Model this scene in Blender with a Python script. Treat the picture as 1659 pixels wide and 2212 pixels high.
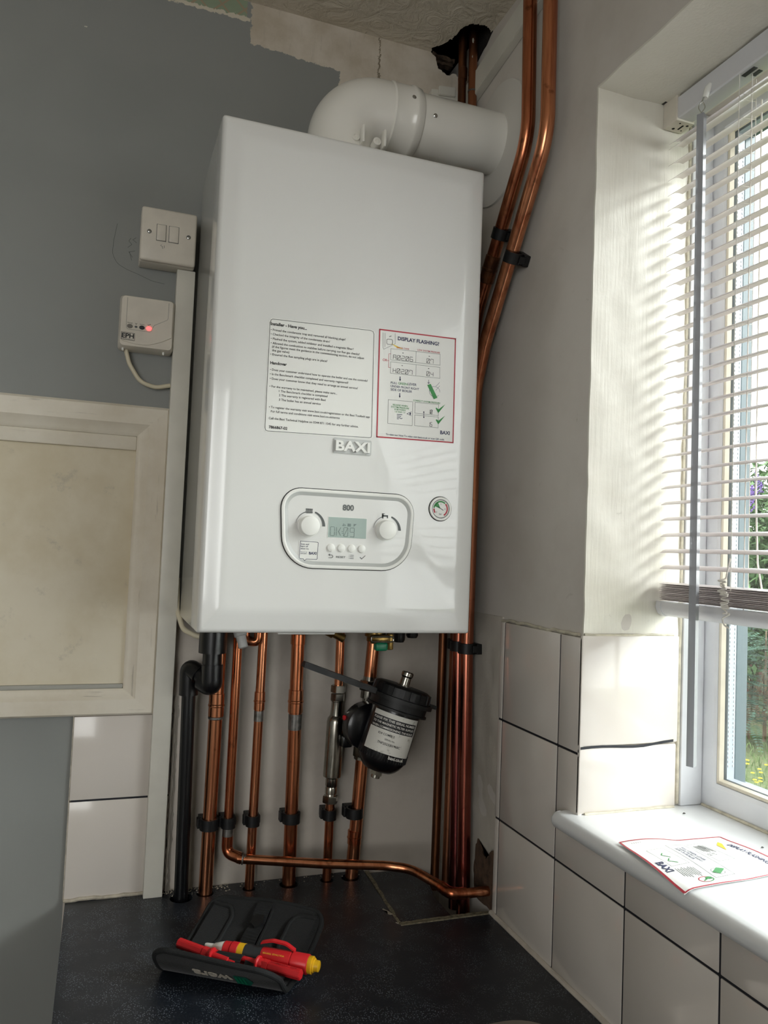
import bpy, bmesh, math, random
from mathutils import Vector, Matrix, noise
random.seed(7)
SC = bpy.context.scene
for o in list(bpy.data.objects): bpy.data.objects.remove(o, do_unlink=True)
COL = SC.collection

# ------------------------------------------------------------------ camera
# metres; boiler front bottom-left corner is the origin, back wall y=0.27, right wall x=0.485, worktop z=-0.44
CAM = Vector((-0.11957, -1.04298, 0.11638)); YAW, PITCH, ROLL = 0.342957, 0.0508182, 0.0402512
fw = Vector((math.sin(YAW)*math.cos(PITCH), math.cos(YAW)*math.cos(PITCH), math.sin(PITCH)))
rt = Vector((math.cos(YAW), -math.sin(YAW), 0)); up = rt.cross(fw)
r2 = math.cos(ROLL)*rt + math.sin(ROLL)*up; u2 = -math.sin(ROLL)*rt + math.cos(ROLL)*up
cd = bpy.data.cameras.new('camera'); cam = bpy.data.objects.new('camera', cd); COL.objects.link(cam)
m3 = Matrix((r2, u2, -fw)).transposed(); cam.matrix_world = Matrix.Translation(CAM) @ m3.to_4x4()
cd.sensor_fit = 'VERTICAL'; cd.sensor_height = 36.0; cd.lens = 1680.9/2212*36.0; cd.clip_start = 0.02; cd.clip_end = 100
SC.camera = cam
# ------------------------------------------------------------------ world, sun, exposure
SKY_STRENGTH = 4.8; SUN_STRENGTH = 2.3; SUN_DIR = Vector((-0.72, 0.50, -0.47)); SUN_ANGLE = 14
w = bpy.data.worlds.new('overcast_sky'); SC.world = w; w.use_nodes = True
bg = w.node_tree.nodes['Background']; bg.inputs['Color'].default_value = (1.0, 0.962, 0.948, 1); bg.inputs['Strength'].default_value = SKY_STRENGTH
sl = bpy.data.lights.new('hazy_sun', 'SUN'); sl.energy = SUN_STRENGTH; sl.angle = math.radians(SUN_ANGLE); sl.color = (1, 0.965, 0.94)
so = bpy.data.objects.new('hazy_sun', sl); COL.objects.link(so); so.rotation_euler = SUN_DIR.to_track_quat('-Z', 'Y').to_euler(); so.location = (4, -2, 4)
pl = bpy.data.lights.new('window_portal', 'AREA'); pl.shape = 'RECTANGLE'; pl.size = 1.3; pl.size_y = 1.05; pl.cycles.is_portal = True
po = bpy.data.objects.new('window_portal', pl); COL.objects.link(po); po.location = (0.745, -0.78, 0.27)
po.rotation_euler = Vector((-1, 0, 0)).to_track_quat('-Z', 'Y').to_euler(); 
pl2 = bpy.data.lights.new('fill_window_portal', 'AREA'); pl2.shape = 'RECTANGLE'; pl2.size = 1.27; pl2.size_y = 1.27; pl2.cycles.is_portal = True  # portal for the fill window added in the front wall
po2 = bpy.data.objects.new('fill_window_portal', pl2); COL.objects.link(po2); po2.location = (-1.275, -2.52, 0.275); po2.rotation_euler = Vector((0, 1, 0)).to_track_quat('-Z', 'Y').to_euler()
SC.view_settings.view_transform = 'Standard'; SC.view_settings.look = 'None'; SC.view_settings.gamma = 1; SC.view_settings.use_curve_mapping = False
SC.view_settings.exposure = 0.52
SC.cycles.caustics_reflective = False; SC.cycles.caustics_refractive = False

# ------------------------------------------------------------------ materials
def S(c):
    c = c.lstrip('#'); v = [int(c[i:i+2], 16)/255 for i in (0, 2, 4)]
    return tuple((x/12.92 if x <= 0.04045 else ((x+0.055)/1.055)**2.4) for x in v) + (1,)
class G:
    def __init__(s, name):
        s.m = bpy.data.materials.new(name); s.m.use_nodes = True; s.t = s.m.node_tree; s.n = s.t.nodes; s.l = s.t.links
        s.b = s.n['Principled BSDF']; s._c = None
    def co(s):
        if s._c is None: s._c = s.n.new('ShaderNodeNewGeometry').outputs['Position']
        return s._c
    def lk(s, a, sock):
        if isinstance(a, bpy.types.NodeSocket): s.l.new(a, sock)
        else: sock.default_value = a
    def math(s, op, a, b=0.0, c=0.0):
        n = s.n.new('ShaderNodeMath'); n.operation = op; s.lk(a, n.inputs[0]); s.lk(b, n.inputs[1])
        if op in ('MULTIPLY_ADD', 'COMPARE'): s.lk(c, n.inputs[2])
        return n.outputs[0]
    def noise(s, scale, detail=4, rough=0.5, vec=None, stretch=None, dist=0.0):
        n = s.n.new('ShaderNodeTexNoise'); n.inputs['Scale'].default_value = scale; n.inputs['Detail'].default_value = detail
        n.inputs['Roughness'].default_value = rough; n.inputs['Distortion'].default_value = dist
        v = vec or s.co()
        if stretch:
            mp = s.n.new('ShaderNodeMapping'); mp.inputs['Scale'].default_value = stretch; s.l.new(v, mp.inputs['Vector']); v = mp.outputs[0]
        s.l.new(v, n.inputs['Vector']); return n.outputs['Fac']
    def voro(s, scale, feature='F1', out='Distance'):
        n = s.n.new('ShaderNodeTexVoronoi'); n.feature = feature; n.inputs['Scale'].default_value = scale; s.l.new(s.co(), n.inputs['Vector']); return n.outputs[out]
    def ramp(s, f, a, b):      # smooth 0..1 between a and b
        n = s.n.new('ShaderNodeMapRange'); n.interpolation_type = 'SMOOTHSTEP'; s.lk(f, n.inputs['Value'])
        n.inputs['From Min'].default_value = a; n.inputs['From Max'].default_value = b; return n.outputs[0]
    def mix(s, f, a, b):
        n = s.n.new('ShaderNodeMix'); n.data_type = 'RGBA'; s.lk(f, n.inputs[0]); s.lk(a, n.inputs[6]); s.lk(b, n.inputs[7]); return n.outputs[2]
    def xyz(s):
        n = s.n.new('ShaderNodeSeparateXYZ'); s.l.new(s.co(), n.inputs[0]); return n.outputs
    def bump(s, h, strength=0.3, dist=0.002, prev=None):
        n = s.n.new('ShaderNodeBump'); n.inputs['Strength'].default_value = strength; n.inputs['Distance'].default_value = dist
        s.lk(h, n.inputs['Height'])
        if prev: s.l.new(prev, n.inputs['Normal'])
        s.l.new(n.outputs[0], s.b.inputs['Normal']); return n.outputs[0]
    def set(s, **k):
        for a, v in k.items(): s.lk(v, s.b.inputs[a.replace('_', ' ')])
        return s.m
def simple(name, col, rough=0.5, metal=0.0, coat=0.0, var=0.0, vs=8, bump=0.0, bs=60, bd=0.001, **k):
    g = G(name); c = S(col) if isinstance(col, str) else col
    if var:
        d = tuple(x*(1-var) for x in c[:3])+(1,); base = g.mix(g.ramp(g.noise(vs, 5), 0.35, 0.7), c, d)
    else: base = c
    if bump: g.bump(g.noise(bs, 4), bump, bd)
    return g.set(Base_Color=base, Roughness=rough, Metallic=metal, Coat_Weight=coat, **k)

M = {}
M['boiler'] = simple('gloss_white_enamel', '#E4E4E1', 0.22, coat=0.6, bump=0.05, bs=90, bd=0.0004, Coat_Roughness=0.04)
M['plastic_white'] = simple('white_plastic', '#EDEDE8', 0.3, coat=0.2)
M['plastic_cream'] = simple('aged_white_plastic', '#DCD5C8', 0.38, var=0.08, vs=30)
M['trunk'] = simple('trunking_plastic', '#D9D6CB', 0.38, var=0.10, vs=14)
M['flue'] = simple('white_flue_plastic', '#EFEDE5', 0.3, coat=0.5, Coat_Roughness=0.08)
M['rubber'] = simple('white_rubber_seal', '#D5D2CB', 0.6)
M['black'] = simple('black_plastic', '#0B0C0F', 0.3, coat=0.15, var=0.2)
M['blackmatte'] = simple('black_matte_plastic', '#0A0B0D', 0.5, var=0.3, vs=40)
M['gap'] = simple('black_gap', '#050505', 0.9)
M['chrome'] = simple('nickel_plate', '#A9A59B', 0.2, 1.0, var=0.35, vs=60)
M['brass'] = simple('brass', '#8F7443', 0.3, 1.0, var=0.3, vs=60)
M['steel'] = simple('screw_steel', '#B5B5B0', 0.25, 1.0)
M['solder'] = simple('solder_grey', '#8C8A86', 0.45, 1.0, var=0.4, vs=120)
M['red'] = simple('red_plastic', '#D0252B', 0.35, var=0.1)
M['yellow'] = simple('yellow_plastic', '#E3B01E', 0.35)
M['green'] = simple('green_plastic', '#0E7A55', 0.35)
M['greyplas'] = simple('grey_plastic', '#2B2E31', 0.5)
M['cable'] = simple('cream_flex', '#D8CFB6', 0.4)
M['paper'] = simple('white_sticker', '#E9E9E4', 0.42)
M['leaf_paper'] = simple('glossy_paper', '#F2F2F0', 0.25, bump=0.1, bs=20)
M['ink'] = simple('black_ink', '#16181C', 0.5)
M['ink_grey'] = simple('grey_ink', '#5B5F5F', 0.5)
M['navy'] = simple('navy_ink', '#1A2450', 0.5)
M['ired'] = simple('red_ink', '#B3263A', 0.45)
M['igreen'] = simple('green_ink', '#2F8A42', 0.45)
M['iyellow'] = simple('yellow_ink', '#EBC93A', 0.45)
M['ipale'] = simple('pale_green_ink', '#A9C4AF', 0.45)
M['lcd'] = simple('lcd_glass', '#A9BAB4', 0.12, coat=0.6)
M['lcdseg'] = simple('lcd_segment', '#7A8A86', 0.3)
M['silver'] = simple('panel_grey_trim', '#B9BBB8', 0.3)
M['pvc'] = simple('window_frame_plastic', '#E4E6EA', 0.3, coat=0.2, var=0.06, vs=20)
M['bead'] = simple('aged_window_bead', '#D3CBB9', 0.4, var=0.12, vs=30)
M['caulk'] = simple('yellowed_sealant', '#D3CCB8', 0.6, var=0.3, vs=80, bump=0.4, bs=150)
M['spacer'] = simple('aluminium_spacer', '#B4BAC2', 0.45, 0.2)
M['darkedge'] = simple('grey_gasket', '#5E6E74', 0.4)
M['slat'] = simple('white_blind_slat', '#E3DADA', 0.35, coat=0.2)
M['cord'] = simple('white_cord', '#E2DED6', 0.7)
M['rail'] = simple('blind_rail_paint', '#D6D6DA', 0.35, coat=0.2)
g = G('clear_wand'); M['wand'] = g.set(Base_Color=S('#B9BBC0'), Roughness=0.15, Transmission_Weight=0.35, IOR=1.45)
M['fabric'] = None
# copper
def copper(name, a, b, rough=0.24, streak=(60, 60, 4), patina=None):
    g = G(name); n1 = g.noise(1.0, 6, 0.6, stretch=streak); n2 = g.noise(60, 3)
    c = g.mix(g.ramp(n1, 0.38, 0.66), S(a), S(b)); c = g.mix(g.math('MULTIPLY', g.ramp(n2, 0.62, 0.75), 0.5), c, S('#4A2A1E'))
    if patina: c = g.mix(g.math('MULTIPLY', g.ramp(g.math('MULTIPLY_ADD', n1, 0.5, g.xyz()[2]), 0.55, 0.0), 0.75), c, S(patina))
    g.bump(n2, 0.05, 0.0005)
    return g.set(Base_Color=c, Metallic=1.0, Roughness=g.math('MULTIPLY_ADD', n1, 0.18, rough-0.09))
M['copper'] = copper('bright_copper', '#E29A72', '#B56B47')
M['copper_b'] = copper('warm_copper', '#D98E66', '#9C5538')
M['copper_t'] = copper('heat_tinted_copper', '#E29A72', '#B0684A', patina='#7A3238')
M['copper_u'] = copper('heat_tinted_dull_copper', '#D08560', '#96543A', patina='#63303A')
M['copper_d'] = copper('dark_aged_copper', '#96603F', '#5E4030', 0.42)
M['copper_r'] = copper('red_tinted_copper', '#A06A4C', '#6A4638', 0.40)
# plaster walls
def plaster(name, base, dirt, bs=0.35, streak=None, rough=0.6, grey=False):
    g = G(name); c = S(base)
    c = g.mix(g.math('MULTIPLY', g.ramp(g.noise(5, 6, 0.6), 0.4, 0.75), 0.6), c, S(dirt))
    c = g.mix(g.math('MULTIPLY', g.ramp(g.noise(38, 6, 0.7, dist=0.6), 0.66, 0.74), 0.22), c, S('#6E675C'))
    b = g.bump(g.noise(45, 5, 0.6), bs, 0.002)
    if streak: g.bump(g.noise(1.0, 3, 0.5, stretch=streak), 0.35, 0.0012, b)
    return g, c, rough
g, c, r = plaster('right_wall_paint', '#D3CDC5', '#BDB5AB', 0.25); M['wall_r'] = g.set(Base_Color=c, Roughness=0.5)
g, c, r = plaster('reveal_brushed_paint', '#E6E3D8', '#D9D3C4', 0.2, (260, 260, 14)); M['reveal'] = g.set(Base_Color=c, Roughness=0.45)
g, c, r = plaster('plain_cream_wall', '#CDC6BA', '#B9B1A4', 0.2); M['plain'] = g.set(Base_Color=c, Roughness=0.7)
g, c, r = plaster('rough_plaster_patch', '#C5BEB3', '#A69D8F', 0.9); M['rough'] = g.set(Base_Color=c, Roughness=0.7)
# ceiling: swirled texture
g = G('artex_ceiling'); n = g.noise(24, 5, 0.6, dist=2.2); v = g.noise(60, 3)
c = g.mix(g.ramp(g.noise(4, 4), 0.4, 0.8), S('#DAD1C0'), S('#BDB19C'))
b = g.bump(n, 0.6, 0.012); g.bump(v, 0.3, 0.003, b); M['ceiling'] = g.set(Base_Color=c, Roughness=0.75)
# back wall: grey paint with ragged edges over cream plaster, wallpaper remnant at the top
g = G('back_wall_two_tone'); X, Y, Z = g.xyz()
j = g.math('MULTIPLY', g.math('SUBTRACT', g.noise(110, 5, 0.7), 0.5), 0.020)
xj = g.math('ADD', X, j); zj = g.math('ADD', Z, g.math('MULTIPLY', j, 0.8))
def lt(a, t): return g.math('LESS_THAN', a, t)
def gt(a, t): return g.math('GREATER_THAN', a, t)
top_edge = g.math('MULTIPLY_ADD', X, -0.06, 0.987)
zone_a = lt(xj, 0.070)
zone_b = g.math('MULTIPLY', lt(xj, 0.232), g.math('LESS_THAN', zj, top_edge))
bevelcut = g.math('GREATER_THAN', g.math('ADD', g.math('MULTIPLY', g.math('ADD', xj, -0.07), 1.0), g.math('MULTIPLY', g.math('ADD', zj, -0.985), 1.0)), -0.0)
grey = g.math('MAXIMUM', zone_a, zone_b)
low = g.math('MULTIPLY', lt(Z, 0.0), gt(X, -0.149))
grey = g.math('MULTIPLY', grey, g.math('SUBTRACT', 1.0, low))
greycol = g.mix(g.math('MULTIPLY', g.ramp(g.noise(6, 5), 0.4, 0.8), 0.5), S('#8D8F8C'), S('#828583'))
chips = g.math('MULTIPLY', g.ramp(g.noise(90, 2), 0.79, 0.80), gt(Z, 0.93)); greycol = g.mix(chips, greycol, S('#D0CCC0'))
cream = g.mix(g.ramp(g.noise(9, 6, 0.65), 0.35, 0.75), S('#D6CDBF'), S('#B9AD99'))
cream = g.mix(g.math('MULTIPLY', g.ramp(g.noise(1.0, 6, 0.7, stretch=(90, 1, 12)), 0.55, 0.8), 0.5), cream, S('#9C9487'))
lowcream = g.mix(g.ramp(g.noise(7, 6, 0.6), 0.4, 0.75), S('#CEC5BA'), S('#B7AEA3'))
cream = g.mix(lt(Z, 0.2), cream, lowcream)
crack = g.math('MULTIPLY', lt(g.math('ABSOLUTE', g.math('ADD', xj, -0.305)), 0.0016), gt(Z, 0.5)); cream = g.mix(crack, cream, S('#857A68'))
base = g.mix(grey, cream, greycol)
dg1 = lt(g.math('ABSOLUTE', g.math('SUBTRACT', g.math('FRACT', g.math('MULTIPLY', g.math('ADD', X, Z), 26.0)), 0.5)), 0.06)
dg2 = lt(g.math('ABSOLUTE', g.math('SUBTRACT', g.math('FRACT', g.math('MULTIPLY', g.math('SUBTRACT', X, Z), 26.0)), 0.5)), 0.06)
wp = g.mix(g.math('MAXIMUM', dg1, dg2), S('#8E9C84'), S('#A3937B'))
wpm = g.math('MULTIPLY', gt(zj, 1.026), g.math('MULTIPLY', gt(X, -0.10), lt(X, 0.062)))
base = g.mix(wpm, base, wp)
rim = g.math('MULTIPLY', g.math('MULTIPLY', gt(zj, 1.020), lt(zj, 1.027)), g.math('MULTIPLY', gt(X, -0.09), lt(X, 0.068))); base = g.mix(rim, base, S('#CFC7B5'))
hb = g.math('ADD', g.math('MULTIPLY', g.noise(50, 5, 0.6), 0.5), g.math('MULTIPLY', grey, -0.6))
g.bump(hb, 0.35, 0.0016)
M['wall_b'] = g.set(Base_Color=base, Roughness=g.math('MULTIPLY_ADD', grey, -0.12, 0.62))
# tiles
g = G('white_glazed_tile'); c = g.mix(g.math('MULTIPLY', g.ramp(g.noise(7, 3), 0.4, 0.8), 0.5), S('#DDD6CE'), S('#D0C8BE'))
g.bump(g.noise(12, 2), 0.08, 0.004); M['tile'] = g.set(Base_Color=c, Roughness=0.16, Coat_Weight=0.3)
M['grout'] = simple('black_grout_pen', '#14161F', 0.6)
M['grout_w'] = simple('dirty_white_grout', '#C9C0AE', 0.8, var=0.4, vs=60)
# worktop
g = G('black_speckled_laminate'); v = g.voro(420); sp = g.math('MULTIPLY', g.ramp(v, 0.34, 0.20), g.ramp(g.noise(30, 4), 0.38, 0.60))
c = g.mix(g.noise(14, 4), S('#14181F'), S('#20262F')); c = g.mix(g.math('MULTIPLY', sp, 0.55), c, S('#9AA4B2'))
g.bump(g.noise(250, 3), 0.12, 0.0006); M['worktop'] = g.set(Base_Color=c, Roughness=g.math('MULTIPLY_ADD', g.noise(18, 5), 0.25, 0.26))
M['dust'] = simple('dry_plaster_dust', '#8F8670', 0.9, var=0.5, vs=200, bump=0.8, bs=300)
M['hatch'] = None
def paintwood(name, a, b, grain):
    g = G(name); c = g.mix(g.ramp(g.noise(6, 6, 0.65), 0.35, 0.75), S(a), S(b))
    c = g.mix(g.math('MULTIPLY', g.ramp(g.noise(1.0, 5, 0.6, stretch=grain), 0.6, 0.72), 0.45), c, S('#8A8071'))
    g.bump(g.noise(1.0, 4, 0.5, stretch=grain), 0.3, 0.001); return g.set(Base_Color=c, Roughness=0.42)
M['wood_h'] = paintwood('cream_gloss_painted_wood', '#E6DFD0', '#D6CCB8', (10, 60, 130))
M['wood_v'] = paintwood('cream_gloss_painted_wood_upright', '#E4DCCD', '#D4C9B5', (130, 60, 10))
g = G('yellowed_painted_panel'); c = g.mix(g.ramp(g.noise(5, 6, 0.6), 0.35, 0.7), S('#E2D9C3'), S('#CFC2A4')); c = g.mix(g.math('MULTIPLY', g.ramp(g.noise(22, 6, 0.7), 0.58, 0.74), 0.5), c, S('#A59F90'))
g.bump(g.noise(20, 4), 0.15, 0.001); M['panel'] = g.set(Base_Color=c, Roughness=0.5)
# fabric
g = G('black_woven_fabric'); n = g.voro(900); c = g.mix(g.noise(60, 4), S('#060708'), S('#0D0F11')); c = g.mix(g.ramp(g.noise(500, 2), 0.74, 0.8), c, S('#55585A'))
g.bump(n, 0.5, 0.0006); M['fabric'] = g.set(Base_Color=c, Roughness=0.9, Sheen_Weight=0.15)
g = G('black_ribbed_webbing'); wv = g.math('SINE', g.math('MULTIPLY', g.xyz()[2], 3000.0)); g.bump(wv, 0.4, 0.0006); M['web'] = g.set(Base_Color=S('#121416'), Roughness=0.8)
M['piping'] = simple('fabric_binding', '#131516', 0.85, bump=0.5, bs=600)
M['sillpaint'] = simple('white_gloss_sill', '#E7E9EA', 0.28, coat=0.2, var=0.04, vs=10)
M['sink'] = simple('brushed_sink', '#A39B92', 0.35, 0.9, var=0.15)
M['cavity'] = simple('dark_cavity', '#17120E', 0.95, var=0.5, vs=30, bump=0.8, bs=40, bd=0.01)
M['lath'] = simple('broken_lath', '#4A3A2B', 0.9, var=0.5, vs=60, bump=0.8, bs=90, bd=0.004)
M['cabinet'] = simple('cabinet_board', '#B5B0A6', 0.5)
M['floor'] = simple('vinyl_floor', '#6E665C', 0.5, var=0.2)
# glass
g = G('window_glass'); tr = g.n.new('ShaderNodeBsdfTransparent'); gl = g.n.new('ShaderNodeBsdfGlossy'); gl.inputs['Roughness'].default_value = 0.02
tr.inputs[0].default_value = (0.93, 0.95, 0.95, 1)
lw = g.n.new('ShaderNodeLayerWeight'); lw.inputs['Blend'].default_value = 0.5; fr_ = g.math('MULTIPLY_ADD', g.math('POWER', lw.outputs['Facing'], 5.0), 0.5, 0.03); mx = g.n.new('ShaderNodeMixShader')
g.l.new(fr_, mx.inputs[0]); g.l.new(tr.outputs[0], mx.inputs[1]); g.l.new(gl.outputs[0], mx.inputs[2]); g.l.new(mx.outputs[0], g.n['Material Output'].inputs['Surface']); M['glass'] = g.m
g = G('led_red'); M['led'] = g.set(Base_Color=S('#FF2A2A'), Emission_Color=S('#FF3030'), Emission_Strength=6.0)
M['grass'] = None
g = G('lawn_grass'); c = g.mix(g.ramp(g.noise(1.2, 6, 0.65), 0.35, 0.65), S('#5C6A40'), S('#6E674C')); c = g.mix(g.ramp(g.noise(30, 4), 0.4, 0.65), c, S('#54683A')); g.bump(g.noise(40, 5), 1.0, 0.05); M['grass'] = g.set(Base_Color=c, Roughness=0.9)
M['blade'] = simple('grass_blade', '#5C7440', 0.7, var=0.4, vs=6)
M['leaf_a'] = simple('buddleia_leaf', '#5E7E50', 0.6, var=0.5, vs=5)
M['leaf_b'] = simple('hedge_leaf', '#527463', 0.6, var=0.5, vs=4)
M['petal_p'] = simple('purple_flower', '#6B4E96', 0.7)
M['petal_y'] = simple('yellow_flower', '#B8980E', 0.7)
M['stem'] = simple('woody_stem', '#6B5A48', 0.8)
M['fence'] = simple('red_brown_fence', '#5E3B30', 0.8, var=0.35, vs=3)
M['bug'] = simple('dark_insect', '#1B1612', 0.5)

# ------------------------------------------------------------------ mesh helpers
def obj(name, bm, mat, parent=None, smooth=False, angle=None):
    bmesh.ops.recalc_face_normals(bm, faces=bm.faces)
    me = bpy.data.meshes.new(name); bm.to_mesh(me); bm.free()
    for mm in (mat if isinstance(mat, (list, tuple)) else [mat]): me.materials.append(mm)
    if smooth:
        for p in me.polygons: p.use_smooth = True
        me.set_sharp_from_angle(angle=math.radians(angle or 35))
    o = bpy.data.objects.new(name, me); COL.objects.link(o)
    if parent: o.parent = parent
    return o
def tag(o, label=None, cat=None, group=None, kind=None):
    if label: o['label'] = label
    if cat: o['category'] = cat
    if group: o['group'] = group
    if kind: o['kind'] = kind
    return o
def rebase(root, loc):
    """put an empty at loc (all children are built in world coordinates)"""
    root.location = loc
    for c in root.children: c.matrix_parent_inverse = Matrix.Translation(-Vector(loc))
def thing(name, label, cat, group=None):
    o = bpy.data.objects.new(name, None); o.empty_display_size = 0.02; COL.objects.link(o); tag(o, label, cat, group); THINGS.append(o); return o
THINGS = []
def finish(root):
    zs = []; xs = []; ys = []
    for c in root.children:
        for v in (c.data.vertices if c.type == 'MESH' else []): zs.append(v.co.z); xs.append(v.co.x); ys.append(v.co.y)
    if zs: rebase(root, ((min(xs)+max(xs))/2, (min(ys)+max(ys))/2, min(zs)))
def N(): return bmesh.new()
def box(bm, a, b, bev=0.0, seg=2, mi=0):
    a = Vector(a); b = Vector(b); vs = []
    for k in range(8): vs.append(bm.verts.new((b.x if k & 1 else a.x, b.y if k & 2 else a.y, b.z if k & 4 else a.z)))
    fs = []
    for q in ((0, 1, 3, 2), (4, 6, 7, 5), (0, 4, 5, 1), (2, 3, 7, 6), (0, 2, 6, 4), (1, 5, 7, 3)):
        f = bm.faces.new([vs[i] for i in q]); f.material_index = mi; fs.append(f)
    if bev > 0:
        bmesh.ops.recalc_face_normals(bm, faces=fs)
        es = list({e for f in fs for e in f.edges})
        bmesh.ops.bevel(bm, geom=es, offset=bev, segments=seg, affect='EDGES', profile=0.5)
    return vs
def frame_of(d):
    d = Vector(d).normalized(); a = Vector((0, 0, 1)) if abs(d.z) < 0.9 else Vector((0, 1, 0))
    u = d.cross(a).normalized(); return u, d.cross(u).normalized(), d
def lathe(bm, o, axis, prof, seg=32, u=None):
    """prof: (distance along axis, radius)"""
    uu, vv, d = frame_of(axis)
    o = Vector(o); rings = []
    for h, r in prof:
        if r <= 1e-6: rings.append([bm.verts.new(o+d*h)])
        else: rings.append([bm.verts.new(o+d*h+(uu*math.cos(2*math.pi*i/seg)+vv*math.sin(2*math.pi*i/seg))*r) for i in range(seg)])
    for A, B in zip(rings, rings[1:]):
        for i in range(seg):
            k = (i+1) % seg
            if len(A) == 1 and len(B) > 1: bm.faces.new((A[0], B[i], B[k]))
            elif len(B) == 1 and len(A) > 1: bm.faces.new((A[i], A[k], B[0]))
            elif len(A) > 1: bm.faces.new((A[i], A[k], B[k], B[i]))
    for Rg, rev in ((rings[0], True), (rings[-1], False)):
        if len(Rg) > 1: bm.faces.new(Rg if not rev else Rg[::-1])
def prismn(bm, o, axis, n, r, h, rot=0.0):
    uu, vv, d = frame_of(axis); o = Vector(o)
    A = [bm.verts.new(o+(uu*math.cos(rot+2*math.pi*i/n)+vv*math.sin(rot+2*math.pi*i/n))*r) for i in range(n)]
    B = [bm.verts.new(v.co+d*h) for v in A]
    bm.faces.new(A[::-1]); bm.faces.new(B)
    for i in range(n): k = (i+1) % n; bm.faces.new((A[i], A[k], B[k], B[i]))
def fillet(pts, r, n=8):
    P = [Vector(p) for p in pts]; out = [P[0]]
    for i in range(1, len(P)-1):
        rr = r[i-1] if isinstance(r, (list, tuple)) else r
        a = (P[i-1]-P[i]); b = (P[i+1]-P[i]); la, lb = a.length, b.length; a.normalize(); b.normalize()
        ang = a.angle(b); t = min(rr/math.tan(ang/2) if ang < 3.13 else 0, la*0.49, lb*0.49)
        p0 = P[i]+a*t; p1 = P[i]+b*t
        for k in range(n+1):
            s = k/n; out.append((1-s)**2*p0+2*s*(1-s)*P[i]+s*s*p1)
    out.append(P[-1]); return out
def tube(bm, pts, r, seg=20, cap=True):
    P = [Vector(p) for p in pts]; n = len(P)
    R_ = r if isinstance(r, (list, tuple)) else [r]*n
    T = [((P[min(i+1, n-1)]-P[max(i-1, 0)]).normalized()) for i in range(n)]
    u, v, _ = frame_of(T[0]); rings = []
    for i in range(n):
        if i:
            q = T[i-1].rotation_difference(T[i]); u = q @ u
        v = T[i].cross(u).normalized(); u = v.cross(T[i]).normalized()
        rings.append([bm.verts.new(P[i]+(u*math.cos(2*math.pi*k/seg)+v*math.sin(2*math.pi*k/seg))*R_[i]) for k in range(seg)])
    for A, B in zip(rings, rings[1:]):
        for k in range(seg): j = (k+1) % seg; bm.faces.new((A[k], A[j], B[j], B[k]))
    if cap: bm.faces.new(rings[0][::-1]); bm.faces.new(rings[-1])
def prism_xz(bm, pts, y0, y1, plane='xz'):
    """extrude a polygon given in a plane; y0..y1 along the remaining axis"""
    def mk(p, d): return {'xz': (p[0], d, p[1]), 'yz': (d, p[0], p[1]), 'xy': (p[0], p[1], d)}[plane]
    A = [bm.verts.new(mk(p, y0)) for p in pts]; B = [bm.verts.new(mk(p, y1)) for p in pts]
    fs = [bm.faces.new(A), bm.faces.new(B[::-1])]
    n = len(pts)
    for i in range(n): k = (i+1) % n; bm.faces.new((A[i], B[i], B[k], A[k]))
    bmesh.ops.triangulate(bm, faces=fs, ngon_method='EAR_CLIP')
def ragged(pts, n, amp, seed=1):
    rnd = random.Random(seed); out = []
    for a, b in zip(pts, pts[1:]):
        for k in range(n):
            t = k/n; j = amp if k else amp*0.4
            out.append((a[0]+(b[0]-a[0])*t+rnd.uniform(-j, j), a[1]+(b[1]-a[1])*t+rnd.uniform(-j, j)))
    out.append(pts[-1]); return out
def rrect(x0, z0, x1, z1, r, n=8):
    out = []
    rr = r if isinstance(r, (list, tuple)) else (r,)*4
    for (cx, cz, a0, q) in ((x1-rr[0], z1-rr[0], 0, rr[0]), (x0+rr[1], z1-rr[1], 90, rr[1]), (x0+rr[2], z0+rr[2], 180, rr[2]), (x1-rr[3], z0+rr[3], 270, rr[3])):
        for k in range(n+1):
            a = math.radians(a0+90*k/n); out.append((cx+q*math.cos(a), cz+q*math.sin(a)))
    return out
def loft(bm, loops, closed=True, cap0=False, cap1=False):
    V = [[bm.verts.new(p) for p in L] for L in loops]
    for A, B in zip(V, V[1:]):
        n = len(A)
        for i in range(n if closed else n-1): k = (i+1) % n; bm.faces.new((A[i], A[k], B[k], B[i]))
    if cap0: bm.faces.new(V[0][::-1])
    if cap1: bm.faces.new(V[-1])
    return V
# text and strokes as ink laid on a surface: origin O, right U, up V
_fc = bpy.data.curves.new('ink_font', 'FONT')
def ink_text(bm, s, O, U, V, width=None, size=None, bold=0.0, mirror=False, lift=0.0):
    _fc.body = s; _fc.size = 1.0; _fc.offset = bold; _fc.resolution_u = 3; _fc.extrude = 0
    to = bpy.data.objects.new('ink_tmp', _fc); me = bpy.data.meshes.new_from_object(to); bpy.data.objects.remove(to)
    if not me.vertices: return
    x0 = min(v.co.x for v in me.vertices); x1 = max(v.co.x for v in me.vertices)
    sx = (width/(x1-x0)) if width else size; sy = size if size else sx
    U = Vector(U).normalized(); V = Vector(V).normalized(); O = Vector(O)+U.cross(V)*lift
    vs = [bm.verts.new(O+U*((v.co.x-x0)*sx)+V*(v.co.y*sy)) for v in me.vertices]
    for p in me.polygons:
        try: bm.faces.new([vs[i] for i in p.vertices])
        except ValueError: pass
    bpy.data.meshes.remove(me)
def line2(bm, pts, w, y, closed=False):
    """flat stroke in plane y=const (pts = x,z)"""
    P = [Vector(p) for p in pts]
    if closed: P.append(P[0])
    for a, b in zip(P, P[1:]):
        d = b-a
        if d.length < 1e-6: continue
        d.normalize(); n = Vector((-d.y, d.x))*w/2; e = d*w*0.45
        q = [a-e+n, a-e-n, b+e-n, b+e+n]
        bm.faces.new([bm.verts.new((p.x, y, p.y)) for p in q])
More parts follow.
